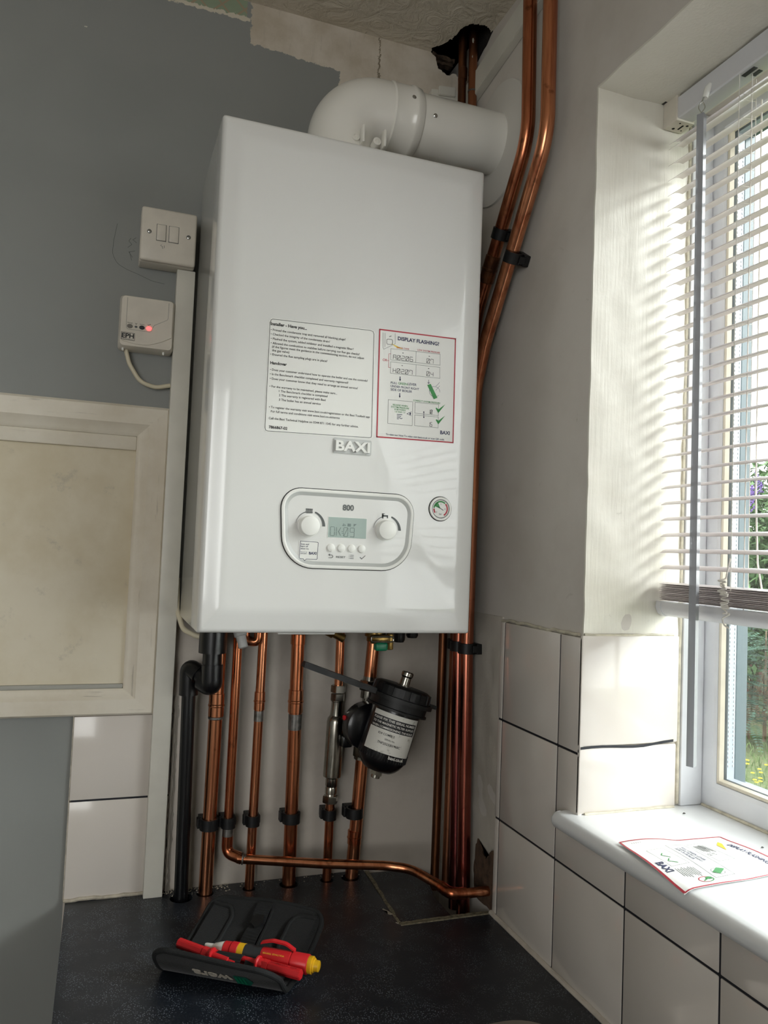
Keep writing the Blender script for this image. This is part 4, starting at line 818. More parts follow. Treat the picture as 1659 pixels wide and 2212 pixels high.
# pipe with chrome device
t = thing('copper_pipe', 'thin copper pipe carrying the long silver limescale device, under the boiler', 'copper pipe', 'copper pipes under the boiler')
bm = N(); tube(bm, [(0.2635, PYW, WT-0.03), (0.264, PYW, -0.300)], 0.0075, 24); obj('pipe', bm, M['copper'], t, True); bm = N(); tube(bm, [(0.2700, PYW, -0.118), (0.2695, PYW, -0.0005)], 0.0075, 24); obj('pipe', bm, M['copper'], t, True)
bm = N(); pr = [(0, 0.0075), (0.001, 0.0115), (0.012, 0.0115), (0.013, 0.009), (0.016, 0.0085), (0.017, 0.0102), (0.026, 0.0102), (0.028, 0.0095), (0.030, 0.0105), (0.042, 0.0105), (0.045, 0.0152), (0.050, 0.0155), (0.136, 0.0155), (0.142, 0.0145), (0.147, 0.0108), (0.160, 0.0100), (0.170, 0.0100), (0.171, 0.0115), (0.1725, 0.0115), (0.1735, 0.0095), (0.176, 0.0095)]
ax = (Vector((0.2700, PYW, -0.112))-Vector((0.2637, PYW, -0.312))).normalized(); lathe(bm, (0.2637, PYW, -0.312), ax, pr, 32)
dv = obj('limescale_inhibitor', bm, M['chrome'], t, True, 30); dv['label'] = 'long silver cylinder'
for h, r in ((0.001, 0.0135), (0.172, 0.0125), (0.186, 0.0135)):
    bm = N(); prismn(bm, Vector((0.2637, PYW, -0.312))+ax*h, ax, 6, r, 0.012); bmesh.ops.bevel(bm, geom=list(bm.edges), offset=0.0007, segments=2, affect='EDGES'); obj('compression_nut', bm, M['chrome'], t)
finish(t)
# pipe 6 with valves
t = thing('copper_pipe', 'rightmost thick copper pipe under the boiler, running down behind the black filter', 'copper pipe', 'copper pipes under the boiler')
X6 = lambda z: xat(0.3325, -0.0005, 0.3055, z)
bm = N(); tube(bm, [(0.3055, PYW, WT-0.03), (X6(-0.235), PYW, -0.235)], 0.011, 28); obj('pipe', bm, M['copper'], t, True); bm = N(); tube(bm, [(X6(-0.11), PYW, -0.11), (0.3325, PYW, -0.0005)], 0.011, 28); obj('pipe', bm, M['copper'], t, True)
bm = N(); ax6 = (Vector((X6(-0.1), PYW, -0.1))-Vector((X6(-0.25), PYW, -0.25))).normalized(); lathe(bm, (X6(-0.242), PYW, -0.242), ax6, [(0, 0.011), (0.001, 0.0145), (0.009, 0.0145), (0.010, 0.012), (0.035, 0.0125), (0.036, 0.010), (0.104, 0.010), (0.105, 0.0135), (0.124, 0.0135), (0.125, 0.0115), (0.142, 0.0115)], 24); obj('valve_body', bm, M['chrome'], t, True, 30)
for z in (-0.124, -0.236):
    bm = N(); prismn(bm, (X6(z), PYW, z), ax6, 6, 0.0175, 0.017); bmesh.ops.bevel(bm, geom=list(bm.edges), offset=0.0008, segments=2, affect='EDGES'); obj('compression_nut', bm, M['chrome'], t)
bm = N(); rings(bm, 0.3097, PYW, -0.383, -0.360, 0.0118); obj('coupling', bm, M['copper_b'], t, True, 30); finish(t)
# pipe 2: down, elbow, across, swept into the right wall
t = thing('copper_pipe', 'thin copper pipe that turns by the worktop and runs across into the right wall', 'copper pipe', 'copper pipes under the boiler')
bm = N()
tube(bm, [(0.0950, PYW, -0.0005), (0.0938, PYW, -0.358)], 0.0075, 24); obj('pipe', bm, M['copper'], t, True); bm = N()
pth = fillet([(0.1080, 0.2260, -0.3830), (0.2396, 0.1990, -0.3930), (0.3450, 0.1760, -0.3975), (0.3820, 0.1600, -0.4000), (0.4080, 0.1020, -0.4060), (0.4135, 0.0840, -0.4080)], [0.4, 0.1, 0.05, 0.1], 8)
tube(bm, pth, 0.0075, 24); obj('pipe', bm, M['copper'], t, True); bm = N(); tube(bm, [(0.428, 0.0755, -0.4100), (RX-0.001, 0.0760, -0.4110)], 0.0075, 24)
obj('pipe', bm, M['copper'], t, True)
bm = N(); tube(bm, fillet([(0.0938, PYW, -0.352), (0.0938, PYW-0.001, -0.3785), (0.1150, 0.2255, -0.3835)], 0.014, 8), 0.0090, 24)
o1 = obj('elbow', bm, M['copper_b'], t, True)
bm = N(); lathe(bm, (0.0938, PYW, -0.352), (0, 0, 1), [(0, 0.0088), (0.014, 0.0084), (0.015, 0.0077)], 24); obj('solder_ring', bm, M['solder'], t); bm = N(); lathe(bm, (0.115, 0.2252, -0.3833), (1, -0.17, -0.05), [(0, 0.0093), (0.002, 0.0093), (0.003, 0.0080), (0.007, 0.0077)], 24); obj('solder_ring', bm, M['solder'], t)
bm = N(); tube(bm, fillet([(0.4085, 0.1000, -0.4062), (0.4150, 0.0772, -0.4085), (0.4400, 0.0757, -0.4102)], 0.013, 8), 0.0090, 24); obj('elbow', bm, M['copper_b'], t, True); finish(t)
for lab, x in (('black pipe clip on the leftmost thick copper pipe', 0.0633), ('black pipe clip on the second, thin copper pipe above its elbow', 0.0940), ('black pipe clip on the third copper pipe from the left', 0.1335), ('black pipe clip on the thick middle copper pipe', 0.1978), ('black pipe clip just below the silver limescale device', 0.2638), ('black pipe clip on the rightmost thick pipe below the filter', 0.3082)):
    clip(lab, x, PYW, -0.3305, 0.0110 if x in (0.0633, 0.1978, 0.3082) else 0.0075)
# holes cut in the worktop around the pipes are dark rings
# black waste pipe
t = thing('waste_pipe', 'black plastic condensate waste pipe with two elbows at the left under the boiler', 'waste pipe')
bm = N(); tube(bm, [(0.0245, 0.235, WT-0.03), (0.0195, 0.235, -0.100)], 0.0108, 28); obj('pipe', bm, M['black'], t, True); bm = N(); tube(bm, [(0.0492, 0.200, -0.0515), (0.0495, 0.200, -0.085)], 0.0150, 28); obj('pipe', bm, M['black'], t, True); bm = N(); tube(bm, [(0.0500, 0.203, -0.1015), (0.0190, 0.235, -0.0795)], 0.0125, 28); obj('pipe', bm, M['black'], t, True)
bm = N(); tube(bm, fillet([(0.0197, 0.235, -0.1230), (0.0190, 0.235, -0.0795), (0.0330, 0.2205, -0.0895)], 0.018, 10), 0.0150, 32); obj('elbow', bm, M['black'], t, True)
bm = N(); tube(bm, fillet([(0.0495, 0.200, -0.0700), (0.0500, 0.200, -0.1040), (0.0380, 0.2135, -0.0975)], 0.016, 10), 0.0168, 32); lathe(bm, (0.0498, 0.200, -0.098), (0, 0, -1), [(0, 0.0165), (0.006, 0.0158), (0.012, 0.0115), (0.0155, 0.005), (0.016, 0)], 32); obj('elbow', bm, M['black'], t, True); finish(t)
# ================================================================== PIPES IN THE CORNER
def rpipe(label, pts, r, mm, rad, name='copper_pipe', grp='copper pipes in the corner by the right wall'):
    t = thing(name, label, 'copper pipe', grp); bm = N(); tube(bm, fillet(pts, rad, 12), r, 28); obj('pipe', bm, M[mm], t, True); return t
PX = 0.462
t = rpipe('shiny thick copper pipe nearest the window, bent beside the boiler', [(PX, -0.060, CZ-0.001), (PX, -0.064, 0.740), (PX, 0.118, 0.470), (PX, 0.146, 0.400), (PX, 0.146, -0.040), (PX, 0.126, WT-0.03)], 0.011, 'copper_t', [0.12, 0.12, 0.1, 0.3]); finish(t)
t = rpipe('second thick bent copper pipe from the window, partly behind the boiler', [(PX, 0.002, CZ-0.001), (PX, -0.007, 0.765), (PX, 0.150, 0.535), (PX, 0.180, 0.44), (PX, 0.178, -0.04), (PX, 0.156, WT-0.03)], 0.011, 'copper_u', [0.12, 0.12, 0.12, 0.3])
bm = N(); d = (Vector((PX, 0.150, 0.535))-Vector((PX, -0.007, 0.765))).normalized(); lathe(bm, Vector((PX, 0.096, 0.614)), d, [(0, 0.0112), (0.001, 0.0125), (0.020, 0.0125), (0.021, 0.0132), (0.024, 0.0132), (0.025, 0.0125), (0.044, 0.0125), (0.045, 0.0112)], 28); obj('coupling', bm, M['copper_d'], t, True, 30); finish(t)
t = rpipe('old tarnished thin pipe dropping from the ceiling hole, left of the pair', [(0.452, 0.233, CZ+0.12), (0.456, 0.232, 0.9), (0.457, 0.232, WT-0.03)], 0.0075, 'copper_d', 0.3)
bm = N(); lathe(bm, (0.4555, 0.232, 0.990), (0, 0, 1), [(0, 0.0076), (0.001, 0.0086), (0.022, 0.0086), (0.023, 0.0076)], 20); obj('coupling', bm, M['copper_d'], t, True); finish(t)
t = rpipe('old plaster-splashed thin pipe dropping from the ceiling hole, right of the pair', [(0.468, 0.222, CZ+0.12), (0.470, 0.216, 0.9), (0.468, 0.208, 0.3), (0.468, 0.207, WT-0.03)], 0.0080, 'copper_r', 0.3)
bm = N()
for z, s in ((1.045, 1.0), (1.028, 0.8), (1.010, 0.6)):
    lathe(bm, (0.4685-0.002, 0.2205-0.0072, z), (0.2, -1, 0.1), [(0, 0.0035*s), (0.001, 0.003*s), (0.0016, 0)], 10)
for v in bm.verts: v.co.z = v.co.z+(v.co.z-1.03)*0.8
pd = obj('plaster_splash', bm, M['grout_w'], t, True); bm = N(); lathe(bm, (0.4695, 0.2175, 0.962), (0, 0, 1), [(0, 0.0078), (0.001, 0.0088), (0.003, 0.0088), (0.004, 0.0078)], 20); obj('solder_ring', bm, M['solder'], t); finish(t)
def tl(dy, dz): a = math.atan2(dy, -dz); return Matrix.Rotation(a, 4, 'X')
clip('upper black pipe clip holding the second bent pipe beside the boiler', PX, 0.073, 0.642, 0.011, 'right', 'black pipe clips on the right wall', Matrix.Rotation(math.radians(34), 4, 'X'))
clip('lower black pipe clip holding the shiny bent pipe beside the boiler', PX, 0.029, 0.588, 0.011, 'right', 'black pipe clips on the right wall', Matrix.Rotation(math.radians(34), 4, 'X'))
for lab, x, y_, r in (('black pipe clip nearest the window of the row at the boiler bottom corner', PX, 0.146, 0.011), ('black pipe clip second in the row at the boiler bottom corner', PX, 0.178, 0.011), ('small black pipe clip deepest in the corner row below the boiler', 0.4675, 0.2075, 0.0080)):
    clip(lab, x, y_, -0.040, r, 'right', 'black pipe clips on the right wall')

# ================================================================== MAGNETIC FILTER
mf = thing('magnetic_filter', 'black cylindrical magnetic filter with white serial label, tilted on the right pipe', 'filter')
A = Vector((0.3530, 0.150, -0.1010)); Bq = Vector((0.3130, 0.150, -0.2330)); axf = (Bq-A).normalized(); Lf = (Bq-A).length
U_ = axf.cross(Vector((0, 1, 0))).normalized(); V_ = Vector((0, -1, 0))
if U_.x < 0: U_ = -U_
def flathe(bm, prof, seg=48):
    rings_ = []
    for h, r in prof:
        rings_.append([bm.verts.new(A+axf*h+(U_*math.sin(2*math.pi*i/seg)+V_*math.cos(2*math.pi*i/seg))*r) for i in range(seg)] if r > 1e-6 else [bm.verts.new(A+axf*h)])
    for P_, Q in zip(rings_, rings_[1:]):
        for i in range(seg):
            k = (i+1) % seg
            if len(P_) == 1: bm.faces.new((P_[0], Q[i], Q[k]))
            elif len(Q) == 1: bm.faces.new((P_[i], P_[k], Q[0]))
            else: bm.faces.new((P_[i], P_[k], Q[k], Q[i]))
RB = 0.0400
bm = N(); flathe(bm, [(0.030, 0), (0.030, RB), (0.105, RB), (0.118, RB*0.97), (0.128, RB*0.84), (0.134, RB*0.70), (0.138, RB*0.55), (0.138, 0)], 56)
body = obj('body', bm, M['black'], mf, True, 50)
bm = N()
for i in range(48):
    a = 2*math.pi*i/48; c = A+axf*0.112+(U_*math.sin(a)+V_*math.cos(a))*(RB*0.985); 
    prismn(bm, c-axf*0.008, axf, 4, 0.0012, 0.013, 0.78)
obj('grip_ribs', bm, M['blackmatte'], body)
bm = N(); flathe(bm, [(0, 0), (0, 0.040), (0.0015, 0.0440), (0.004, 0.0465), (0.018, 0.0475), (0.019, 0.0505), (0.024, 0.0505), (0.025, 0.0475), (0.036, 0.0470), (0.037, 0.0500), (0.040, 0.0500), (0.041, 0.0425), (0.041, 0)], 64); lid = obj('lid', bm, M['blackmatte'], mf, True, 30)
bm = N()
for i in range(16):
    a = 2*math.pi*i/16; d = U_*math.sin(a)+V_*math.cos(a); s = U_*math.cos(a)-V_*math.sin(a)
    vs = [bm.verts.new(A+axf*h+d*r+s*q) for h, r in ((0.0005, 0.041), (0.0035, 0.0482), (0.0172, 0.0492), (0.0172, 0.046)) for q in (-0.0045, 0.0045)]
    for f in ((0, 1, 3, 2), (2, 3, 5, 4), (4, 5, 7, 6), (0, 2, 4, 6), (1, 7, 5, 3), (0, 6, 7, 1)): bm.faces.new([vs[k] for k in f])
obj('lid_lugs', bm, M['blackmatte'], lid)
bm = N(); lathe(bm, A+axf*0.002, -axf, [(0, 0.0125), (0.003, 0.0125), (0.0035, 0.0085), (0.016, 0.0080), (0.0185, 0.0098), (0.024, 0.0098), (0.0255, 0.008), (0.0255, 0.004), (0.023, 0.0035)], 28); 
o = obj('bleed_valve', bm, M['chrome'], mf, True, 35)
bm = N(); prismn(bm, A+axf*0.137, axf, 6, 0.0105, 0.009); lathe(bm, A+axf*0.137, axf, [(0, 0.0075), (0.014, 0.0072), (0.015, 0.005)], 20); obj('drain_plug', bm, M['chrome'], mf, True, 30)
# label wrapped on the body
RL = RB+0.0005
def lab(u, h, r=RL):   # u: arc length from centre, h: down from the lid
    a = u/RB; return A+axf*h+(U_*math.sin(a)+V_*math.cos(a))*r
def wrap_mesh(bm_src, U0, H0, r):
    for v in bm_src.verts: p = lab(U0+v.co.x, H0-v.co.y, r); v.co = p
bm = N(); n = 24; u0, u1, h0, h1 = -0.0520, 0.0340, 0.0445, 0.1060
L0 = [bm.verts.new(lab(u0+(u1-u0)*i/n, h0)) for i in range(n+1)]; L1 = [bm.verts.new(lab(u0+(u1-u0)*i/n, h1)) for i in range(n+1)]
for i in range(n): bm.faces.new((L0[i], L0[i+1], L1[i+1], L1[i]))
g = G('scuffed_label'); c = g.mix(g.ramp(g.noise(90, 5, 0.7), 0.55, 0.7), S('#DEDCD4'), S('#B4B2A8')); M['flabel'] = g.set(Base_Color=c, Roughness=0.45)
lb = obj('serial_label', bm, M['flabel'], mf, True)
bm = N(); hh0, hh1 = h0+0.0075, h0+0.0265; L0 = [bm.verts.new(lab(u0+(u1-0.0045-u0)*i/n, hh0, RL+0.0002)) for i in range(n+1)]; L1 = [bm.verts.new(lab(u0+(u1-0.0045-u0)*i/n, hh1, RL+0.0002)) for i in range(n+1)]
for i in range(n): bm.faces.new((L0[i], L0[i+1], L1[i+1], L1[i]))
obj('black_band', bm, M['ink'], lb)
def ctext(s, u, h, wd, bold=0.0, r=RL+0.0004):
    bm = N(); ink_text(bm, s, (0, 0, 0), (1, 0, 0), (0, 1, 0), wd, None, bold=bold); 
    for v in bm.verts: x_, y_ = v.co.x, v.co.y; v.co = lab(u+x_, h-y_, r)
    return bm
def join(bms):
    out = N()
    for b in bms:
        mp = {v: out.verts.new(v.co) for v in b.verts}
        for f in b.faces: out.faces.new([mp[v] for v in f.verts])
        b.free()
    return out
wl = simple('white_lettering', '#E4E2DC', 0.5)
obj('lettering', join([ctext('PLEASE FIX THIS SERIAL NUMBER', -0.0490, h0+0.0130, 0.0760, 0.02), ctext('TO THE MAGNETIC FILTER SUPPLIED', -0.0490, h0+0.0190, 0.0760, 0.02), ctext('WHEN COMMISSIONING THE BOILER', -0.0490, h0+0.0250, 0.0755, 0.02)]), wl, lb)
obj('lettering', join([ctext('824 COMBI 2', -0.0330, h0+0.0345, 0.0270, 0.01), ctext('SERIAL No.', -0.0200, h0+0.0415, 0.0170), ctext('TNF2523301968C', -0.0300, h0+0.0485, 0.0380, 0.015)]), M['ink'], lb)
obj('lettering', join([ctext('baxi.co.uk', -0.006, h1+0.0060, 0.030, 0.02, RB+0.0006)]), wl, body)
# side mount behind
bm = N(); tube(bm, [(0.312, 0.222, -0.175), (0.328, 0.175, -0.172)], 0.018, 24); lathe(bm, (0.300, 0.212, -0.172), (0.15, -1, 0), [(0, 0.030), (0.012, 0.038), (0.034, 0.038), (0.040, 0.030)], 40); box(bm, (0.274, 0.218, -0.215), (0.292, 0.240, -0.195), 0.004)
mo = obj('mounting_body', bm, M['black'], mf, True, 40)
bm = N(); lathe(bm, (0.2685, 0.192, -0.158), (-1, -0.5, 0), [(0, 0.004), (0.003, 0.004), (0.004, 0.002)], 16); obj('red_dot', bm, M['red'], mo)
finish(mf)
# flat spanner hooked round the lid
sp = thing('filter_spanner', 'flat black plastic ring spanner hooked round the filter lid, handle pointing left', 'spanner')
bm = N(); seg = 56; Rr = []
for h, r in ((0.0185, 0.0508), (0.0185, 0.0545), (0.0250, 0.0545), (0.0250, 0.0508)): Rr.append([A+axf*h+(U_*math.sin(2*math.pi*i/seg)+V_*math.cos(2*math.pi*i/seg))*r for i in range(seg)])
V4 = [[bm.verts.new(p) for p in L] for L in Rr]
for a in range(4):
    P_, Q = V4[a], V4[(a+1) % 4]
    for i in range(seg): k = (i+1) % seg; bm.faces.new((P_[i], P_[k], Q[k], Q[i]))
obj('ring', bm, M['blackmatte'], sp, True, 40)
c0 = A+axf*0.0215
hp0 = c0-U_*0.050+V_*0.012; hp1 = Vector((0.1700, 0.100, -0.0605)) if False else Vector((0.1765, 0.128, -0.0625))
bm = N(); bar(bm, hp0+axf*0.002, hp1+axf*0.002, Vector((0, 1, 0)), -axf, 0.016, 0.009, 0.001); o = obj('handle', bm, M['blackmatte'], sp)
bm = N(); bar(bm, c0+U_*0.052, c0+U_*0.066, Vector((0, 1, 0)), -axf, 0.012, 0.006, 0.001); obj('end_tab', bm, M['blackmatte'], sp); finish(sp)

# ================================================================== WORKTOP, INFILL, SINK
def slab_holes(bm, outer, holes, z0, z1):
    for z in (z1, z0):
        es = []
        for L in [outer]+holes:
            vs = [bm.verts.new((p[0], p[1], z)) for p in L]
            for i in range(len(vs)): es.append(bm.edges.new((vs[i], vs[(i+1) % len(vs)])))
        bmesh.ops.triangle_fill(bm, use_beauty=True, edges=es)
    for L in [outer]+holes:
        n = len(L); T_ = [bm.verts.new((p[0], p[1], z1)) for p in L]; B_ = [bm.verts.new((p[0], p[1], z0)) for p in L]
        for i in range(n): k = (i+1) % n; bm.faces.new((T_[i], T_[k], B_[k], B_[i]))
    bmesh.ops.remove_doubles(bm, verts=bm.verts, dist=1e-6)
def circ(cx, cy, r, n=28): return [(cx+r*math.cos(2*math.pi*i/n), cy+r*math.sin(2*math.pi*i/n)) for i in range(n)]
wt = thing('worktop', 'black speckled laminate worktop running under the boiler and along the window wall', 'worktop')
outer = [(-0.146, 0.2685), (-0.146, -1.60), (0.4785, -1.60), (0.4785, 0.0615), (0.326, 0.0655), (0.3365, 0.2685)]
SX0, SX1, SYA, SYB = -0.02, 0.418, -0.196, -0.72
holes = [circ(0.0245, 0.235, 0.0175), circ(0.0625, 0.2425, 0.0138), circ(0.1325, 0.243, 0.0105), circ(0.1985, 0.243, 0.0155), circ(0.2636, 0.243, 0.0110), circ(0.3055, 0.243, 0.0155), rrect(SX0+0.008, SYB+0.008, SX1-0.008, SYA-0.008, 0.05, 8)]
bm = N(); slab_holes(bm, outer, holes, WT-0.038, WT); obj('surface', bm, M['worktop'], wt)
bm = N(); prism_xz(bm, ragged([(0.338, 0.262), (0.327, 0.069)], 16, 0.0012, 2)+ragged([(0.331, 0.069), (0.344, 0.262)], 16, 0.0012, 4), WT-0.006, WT+0.0006, 'xy'); prism_xz(bm, ragged([(0.326, 0.066), (0.400, 0.0665), (0.4775, 0.0675)], 14, 0.0010, 6)+ragged([(0.4775, 0.071), (0.420, 0.0725), (0.327, 0.071)], 14, 0.0012, 7), WT-0.006, WT+0.0006, 'xy')
obj('dusty_joint', bm, M['dust'], wt)
bm = N(); box(bm, (0.328, 0.0605, WT-0.003), (0.4775, 0.0640, WT+0.0015), 0.0006); obj('joint_edge', bm, M['dust'], wt)
finish(wt)
bm = N(); prism_xz(bm, [(0.3455, 0.262), (0.332, 0.0735), (0.4185, 0.0745), (0.4195, 0.150), (0.428, 0.180), (0.428, 0.262)], WT-0.022, WT-0.004, 'xy')
o = obj('infill_board', bm, M['worktop']); tag(o, 'loose black infill board let into the worktop corner beside the pipes', 'board')
bm = N(); prism_xz(bm, ragged([(0.319, 0.118), (0.324, 0.112), (0.322, 0.101), (0.329, 0.098), (0.326, 0.108), (0.321, 0.119)], 3, 0.001, 8), WT, WT+0.0008, 'xy'); prism_xz(bm, ragged([(0.3235, 0.072), (0.328, 0.070), (0.326, 0.067)], 3, 0.0006, 9), WT, WT+0.0008, 'xy')
o = obj('filler_smear', bm, M['grout_w']); tag(o, 'dried pale filler smear on the worktop beside the infill board', 'filler')
cab = thing('base_cabinet', 'plain kitchen base cabinet carrying the black worktop', 'cabinet')
bm = N(); box(bm, (-0.105, -1.58, FZ+0.1), (0.33, 0.055, WT-0.19), 0.001); box(bm, (-0.105, -1.58, WT-0.19), (-0.088, 0.055, WT-0.038)); box(bm, (-0.06, -1.58, FZ), (0.33, 0.05, FZ+0.1)); obj('carcass', bm, M['cabinet'], cab)
for i in range(3):
    bm = N(); box(bm, (-0.124, -0.50-0.54*i+0.003, FZ+0.105), (-0.1055, 0.04-0.54*i-0.003, WT-0.045), 0.002); d_ = obj('door', bm, M['cabinet'], cab)
    bm = N(); tube(bm, fillet([(-0.124, -0.05-0.54*i, -0.50), (-0.150, -0.05-0.54*i, -0.50), (-0.150, -0.05-0.54*i, -0.62), (-0.124, -0.05-0.54*i, -0.62)], 0.01, 4), 0.004, 10); obj('handle', bm, M['steel'], d_, True)
finish(cab)
sk = thing('sink', 'brushed steel inset sink with rounded corner at the bottom edge of the worktop', 'sink')
def sr(i, z, r): return [(x, y_, z) for x, y_ in rrect(SX0+i, SYB+i, SX1-i, SYA-i, r, 8)]
bm = N(); loft(bm, [sr(-0.0, WT+0.0001, 0.058), sr(0.001, WT+0.0025, 0.057), sr(0.012, WT+0.003, 0.048), sr(0.018, WT+0.002, 0.044), sr(0.024, WT-0.004, 0.042), sr(0.030, WT-0.13, 0.04), sr(0.045, WT-0.145, 0.04)], cap1=True); obj('bowl', bm, M['sink'], sk, True, 60)
bm = N(); lathe(bm, (0.2, -0.46, WT-0.1448), (0, 0, 1), [(0, 0.035), (0.0015, 0.035), (0.002, 0.028), (0.0005, 0.022), (0.0005, 0)], 32); obj('waste', bm, M['steel'], sk, True); finish(sk)

# ================================================================== VENETIAN BLIND
bl = thing('venetian_blind', 'white slatted venetian blind half lowered over the window', 'blind')
BY0, BY1 = -0.166, -1.370
bm = N(); 
def cprism(prof, y0, y1, bm):
    A_ = [bm.verts.new((x, y0, z)) for x, z in prof]; B_ = [bm.verts.new((x, y1, z)) for x, z in prof]; n = len(prof)
    bm.faces.new(A_); bm.faces.new(B_[::-1])
    for i in range(n): k = (i+1) % n; bm.faces.new((A_[i], B_[i], B_[k], A_[k]))
cprism([(0.5935, 0.7600), (0.5935, 0.7320), (0.5955, 0.7305), (0.6185, 0.7305), (0.6205, 0.7320), (0.6205, 0.7600)], -0.170, -1.385, bm); hr = obj('head_rail', bm, M['rail'], bl)
bm = N(); box(bm, (0.5915, -0.1875, 0.7280), (0.6225, -0.1595, 0.7645), 0.001); br = obj('end_bracket', bm, M['plastic_cream'], bl)
bm = N()
for (x, y_, r) in ((0.603, -0.1670, 0.0022), (0.6165, -0.1670, 0.0012), (0.6160, -0.1800, 0.0020), (0.6025, -0.1815, 0.0014)): lathe(bm, (x, y_, 0.7282), (0, 0, -1), [(0, r), (0.0003, r)], 14)
box(bm, (0.6090, -0.1790, 0.7276), (0.6112, -0.1680, 0.7281)); obj('bracket_hole', bm, M['gap'], br)
bm = N(); lathe(bm, (0.600, -0.1605, 0.7560), (-0.3, 1, 0.2), [(0, 0.004), (0.003, 0.0045)], 8); box(bm, (0.588, -0.168, 0.7635), (0.5925, -0.160, 0.7695)); obj('bracket_lever', bm, M['black'], br)
for yy in (-0.305, -0.83):
    bm = N(); box(bm, (0.600, yy-0.010, 0.7297), (0.606, yy+0.010, 0.7310)); box(bm, (0.610, yy-0.008, 0.7297), (0.616, yy+0.004, 0.7310)); obj('cord_slot', bm, M['greyplas'], hr)
def slat(bm, z, tilt, y0=BY0, y1=BY1, w_=0.0250, crown=0.0022, sag=0.0):
    P_ = []
    for t_ in (-1, -0.5, 0, 0.5, 1): P_.append((0.6095+t_*w_/2, z+tilt*t_+crown*(1-t_*t_)))
    prof = P_+[(x, q-0.0005) for x, q in P_[::-1]]
    cprism(prof, y0, y1, bm)
bm = N()
zs = [0.7085, 0.7010]+[0.6775-0.0218*k for k in range(27)]
for i, z in enumerate(zs): slat(bm, z, 0.0020+0.0026*max(0, (z-0.25)/0.45), crown=0.0034)
obj('slats', bm, M['slat'], bl, True, 50)
bm = N()
for k in range(13): slat(bm, 0.0885-0.0018*k+random.uniform(-0.0003, 0.0003), 0.0006+random.uniform(-0.0004, 0.0004), BY0+random.uniform(-0.0015, 0.0015), BY1, 0.0250, 0.0017)
obj('stacked_slats', bm, M['slat'], bl, True, 50)
bm = N(); cprism([(0.5955, 0.0635), (0.5945, 0.0560), (0.5985, 0.0480), (0.6050, 0.0445), (0.6140, 0.0445), (0.6205, 0.0480), (0.6245, 0.0560), (0.6235, 0.0635)], BY0-0.006, BY1, bm); obj('bottom_rail', bm, M['rail'], bl, True, 40)
bm = N(); cprism([(0.5950, 0.0642), (0.5938, 0.0560), (0.5978, 0.0474), (0.6046, 0.0438), (0.6144, 0.0438), (0.6212, 0.0474), (0.6252, 0.0560), (0.6240, 0.0642)], BY0+0.003, BY0-0.0065, bm); obj('rail_end_cap', bm, M['rail'], bl, True, 40)
for yy in (-0.296, -0.82):
    bm = N(); f_, b_ = 0.5962, 0.6230
    tube(bm, [(f_, yy, 0.731), (f_, yy+0.001, 0.4), (f_, yy, 0.085)], 0.0005, 6); tube(bm, [(b_, yy, 0.731), (b_, yy, 0.085)], 0.0005, 6)
    for z in zs: tube(bm, [(f_, yy, z-0.0022), (b_, yy, z+0.0006)], 0.0003, 5)
    obj('ladder_cord', bm, M['cord'], bl)
bm = N(); tube(bm, [(0.6095, -0.303, 0.731), (0.6095, -0.303, 0.063)], 0.0007, 8); obj('lift_cord', bm, M['cord'], bl); bm = N(); tube(bm, [(0.6242, -0.304, 0.7), (0.6244, -0.3045, 0.20), (0.6242, -0.309, 0.12), (0.624, -0.316, 0.09)], 0.0011, 8); obj('lift_cord', bm, M['cord'], bl); bm = N(); tube(bm, [(0.6095, -0.827, 0.731), (0.6095, -0.827, 0.063)], 0.0007, 8); obj('lift_cord', bm, M['cord'], bl)
bm = N(); random.seed(21); kp = [(0.5940, -0.2965, 0.125), (0.5925, -0.292, 0.100)]
for k in range(34):
    s_ = -1 if k % 2 else 1; kp.append((0.5885+random.uniform(-0.004, 0.002), -0.2945+s_*random.uniform(0.005, 0.0135), 0.0960-0.0011*k+random.uniform(-0.004, 0.004)))
kp += [(0.5915, -0.288, 0.052), (0.5925, -0.290, 0.044), (0.594, -0.296, 0.041), (0.5955, -0.302, 0.038)]
tube(bm, fillet(kp, 0.004, 5), 0.0010, 7); obj('cord_tangle', bm, M['cord'], bl, True)
# wand
wd = thing('blind_wand', 'long square clear plastic tilt wand hanging in front of the blind', 'blind wand')
bm = N(); W0, W1 = Vector((0.583, -0.2455, 0.702)), Vector((0.583, -0.2500, -0.135)); prismn(bm, W0, (W1-W0), 4, 0.0064, (W1-W0).length, math.radians(20)); obj('rod', bm, M['wand'], wd)
bm = N(); tube(bm, fillet([(0.583, -0.2455, 0.704), (0.579, -0.243, 0.712), (0.583, -0.2455, 0.722), (0.587, -0.248, 0.712), (0.583, -0.2455, 0.705)], 0.006, 5), 0.0007, 8); tube(bm, [(0.583, -0.2455, 0.719), (0.586, -0.2455, 0.726), (0.591, -0.247, 0.729)], 0.0012, 8); obj('hook', bm, M['steel'], wd, True)
bm = N(); tube(bm, [(0.587, -0.2465, 0.725), (0.5905, -0.2475, 0.738), (0.5935, -0.2485, 0.744)], [0.0035, 0.0045, 0.003], 12); obj('tilter', bm, M['plastic_white'], wd, True); finish(wd)
finish(bl)

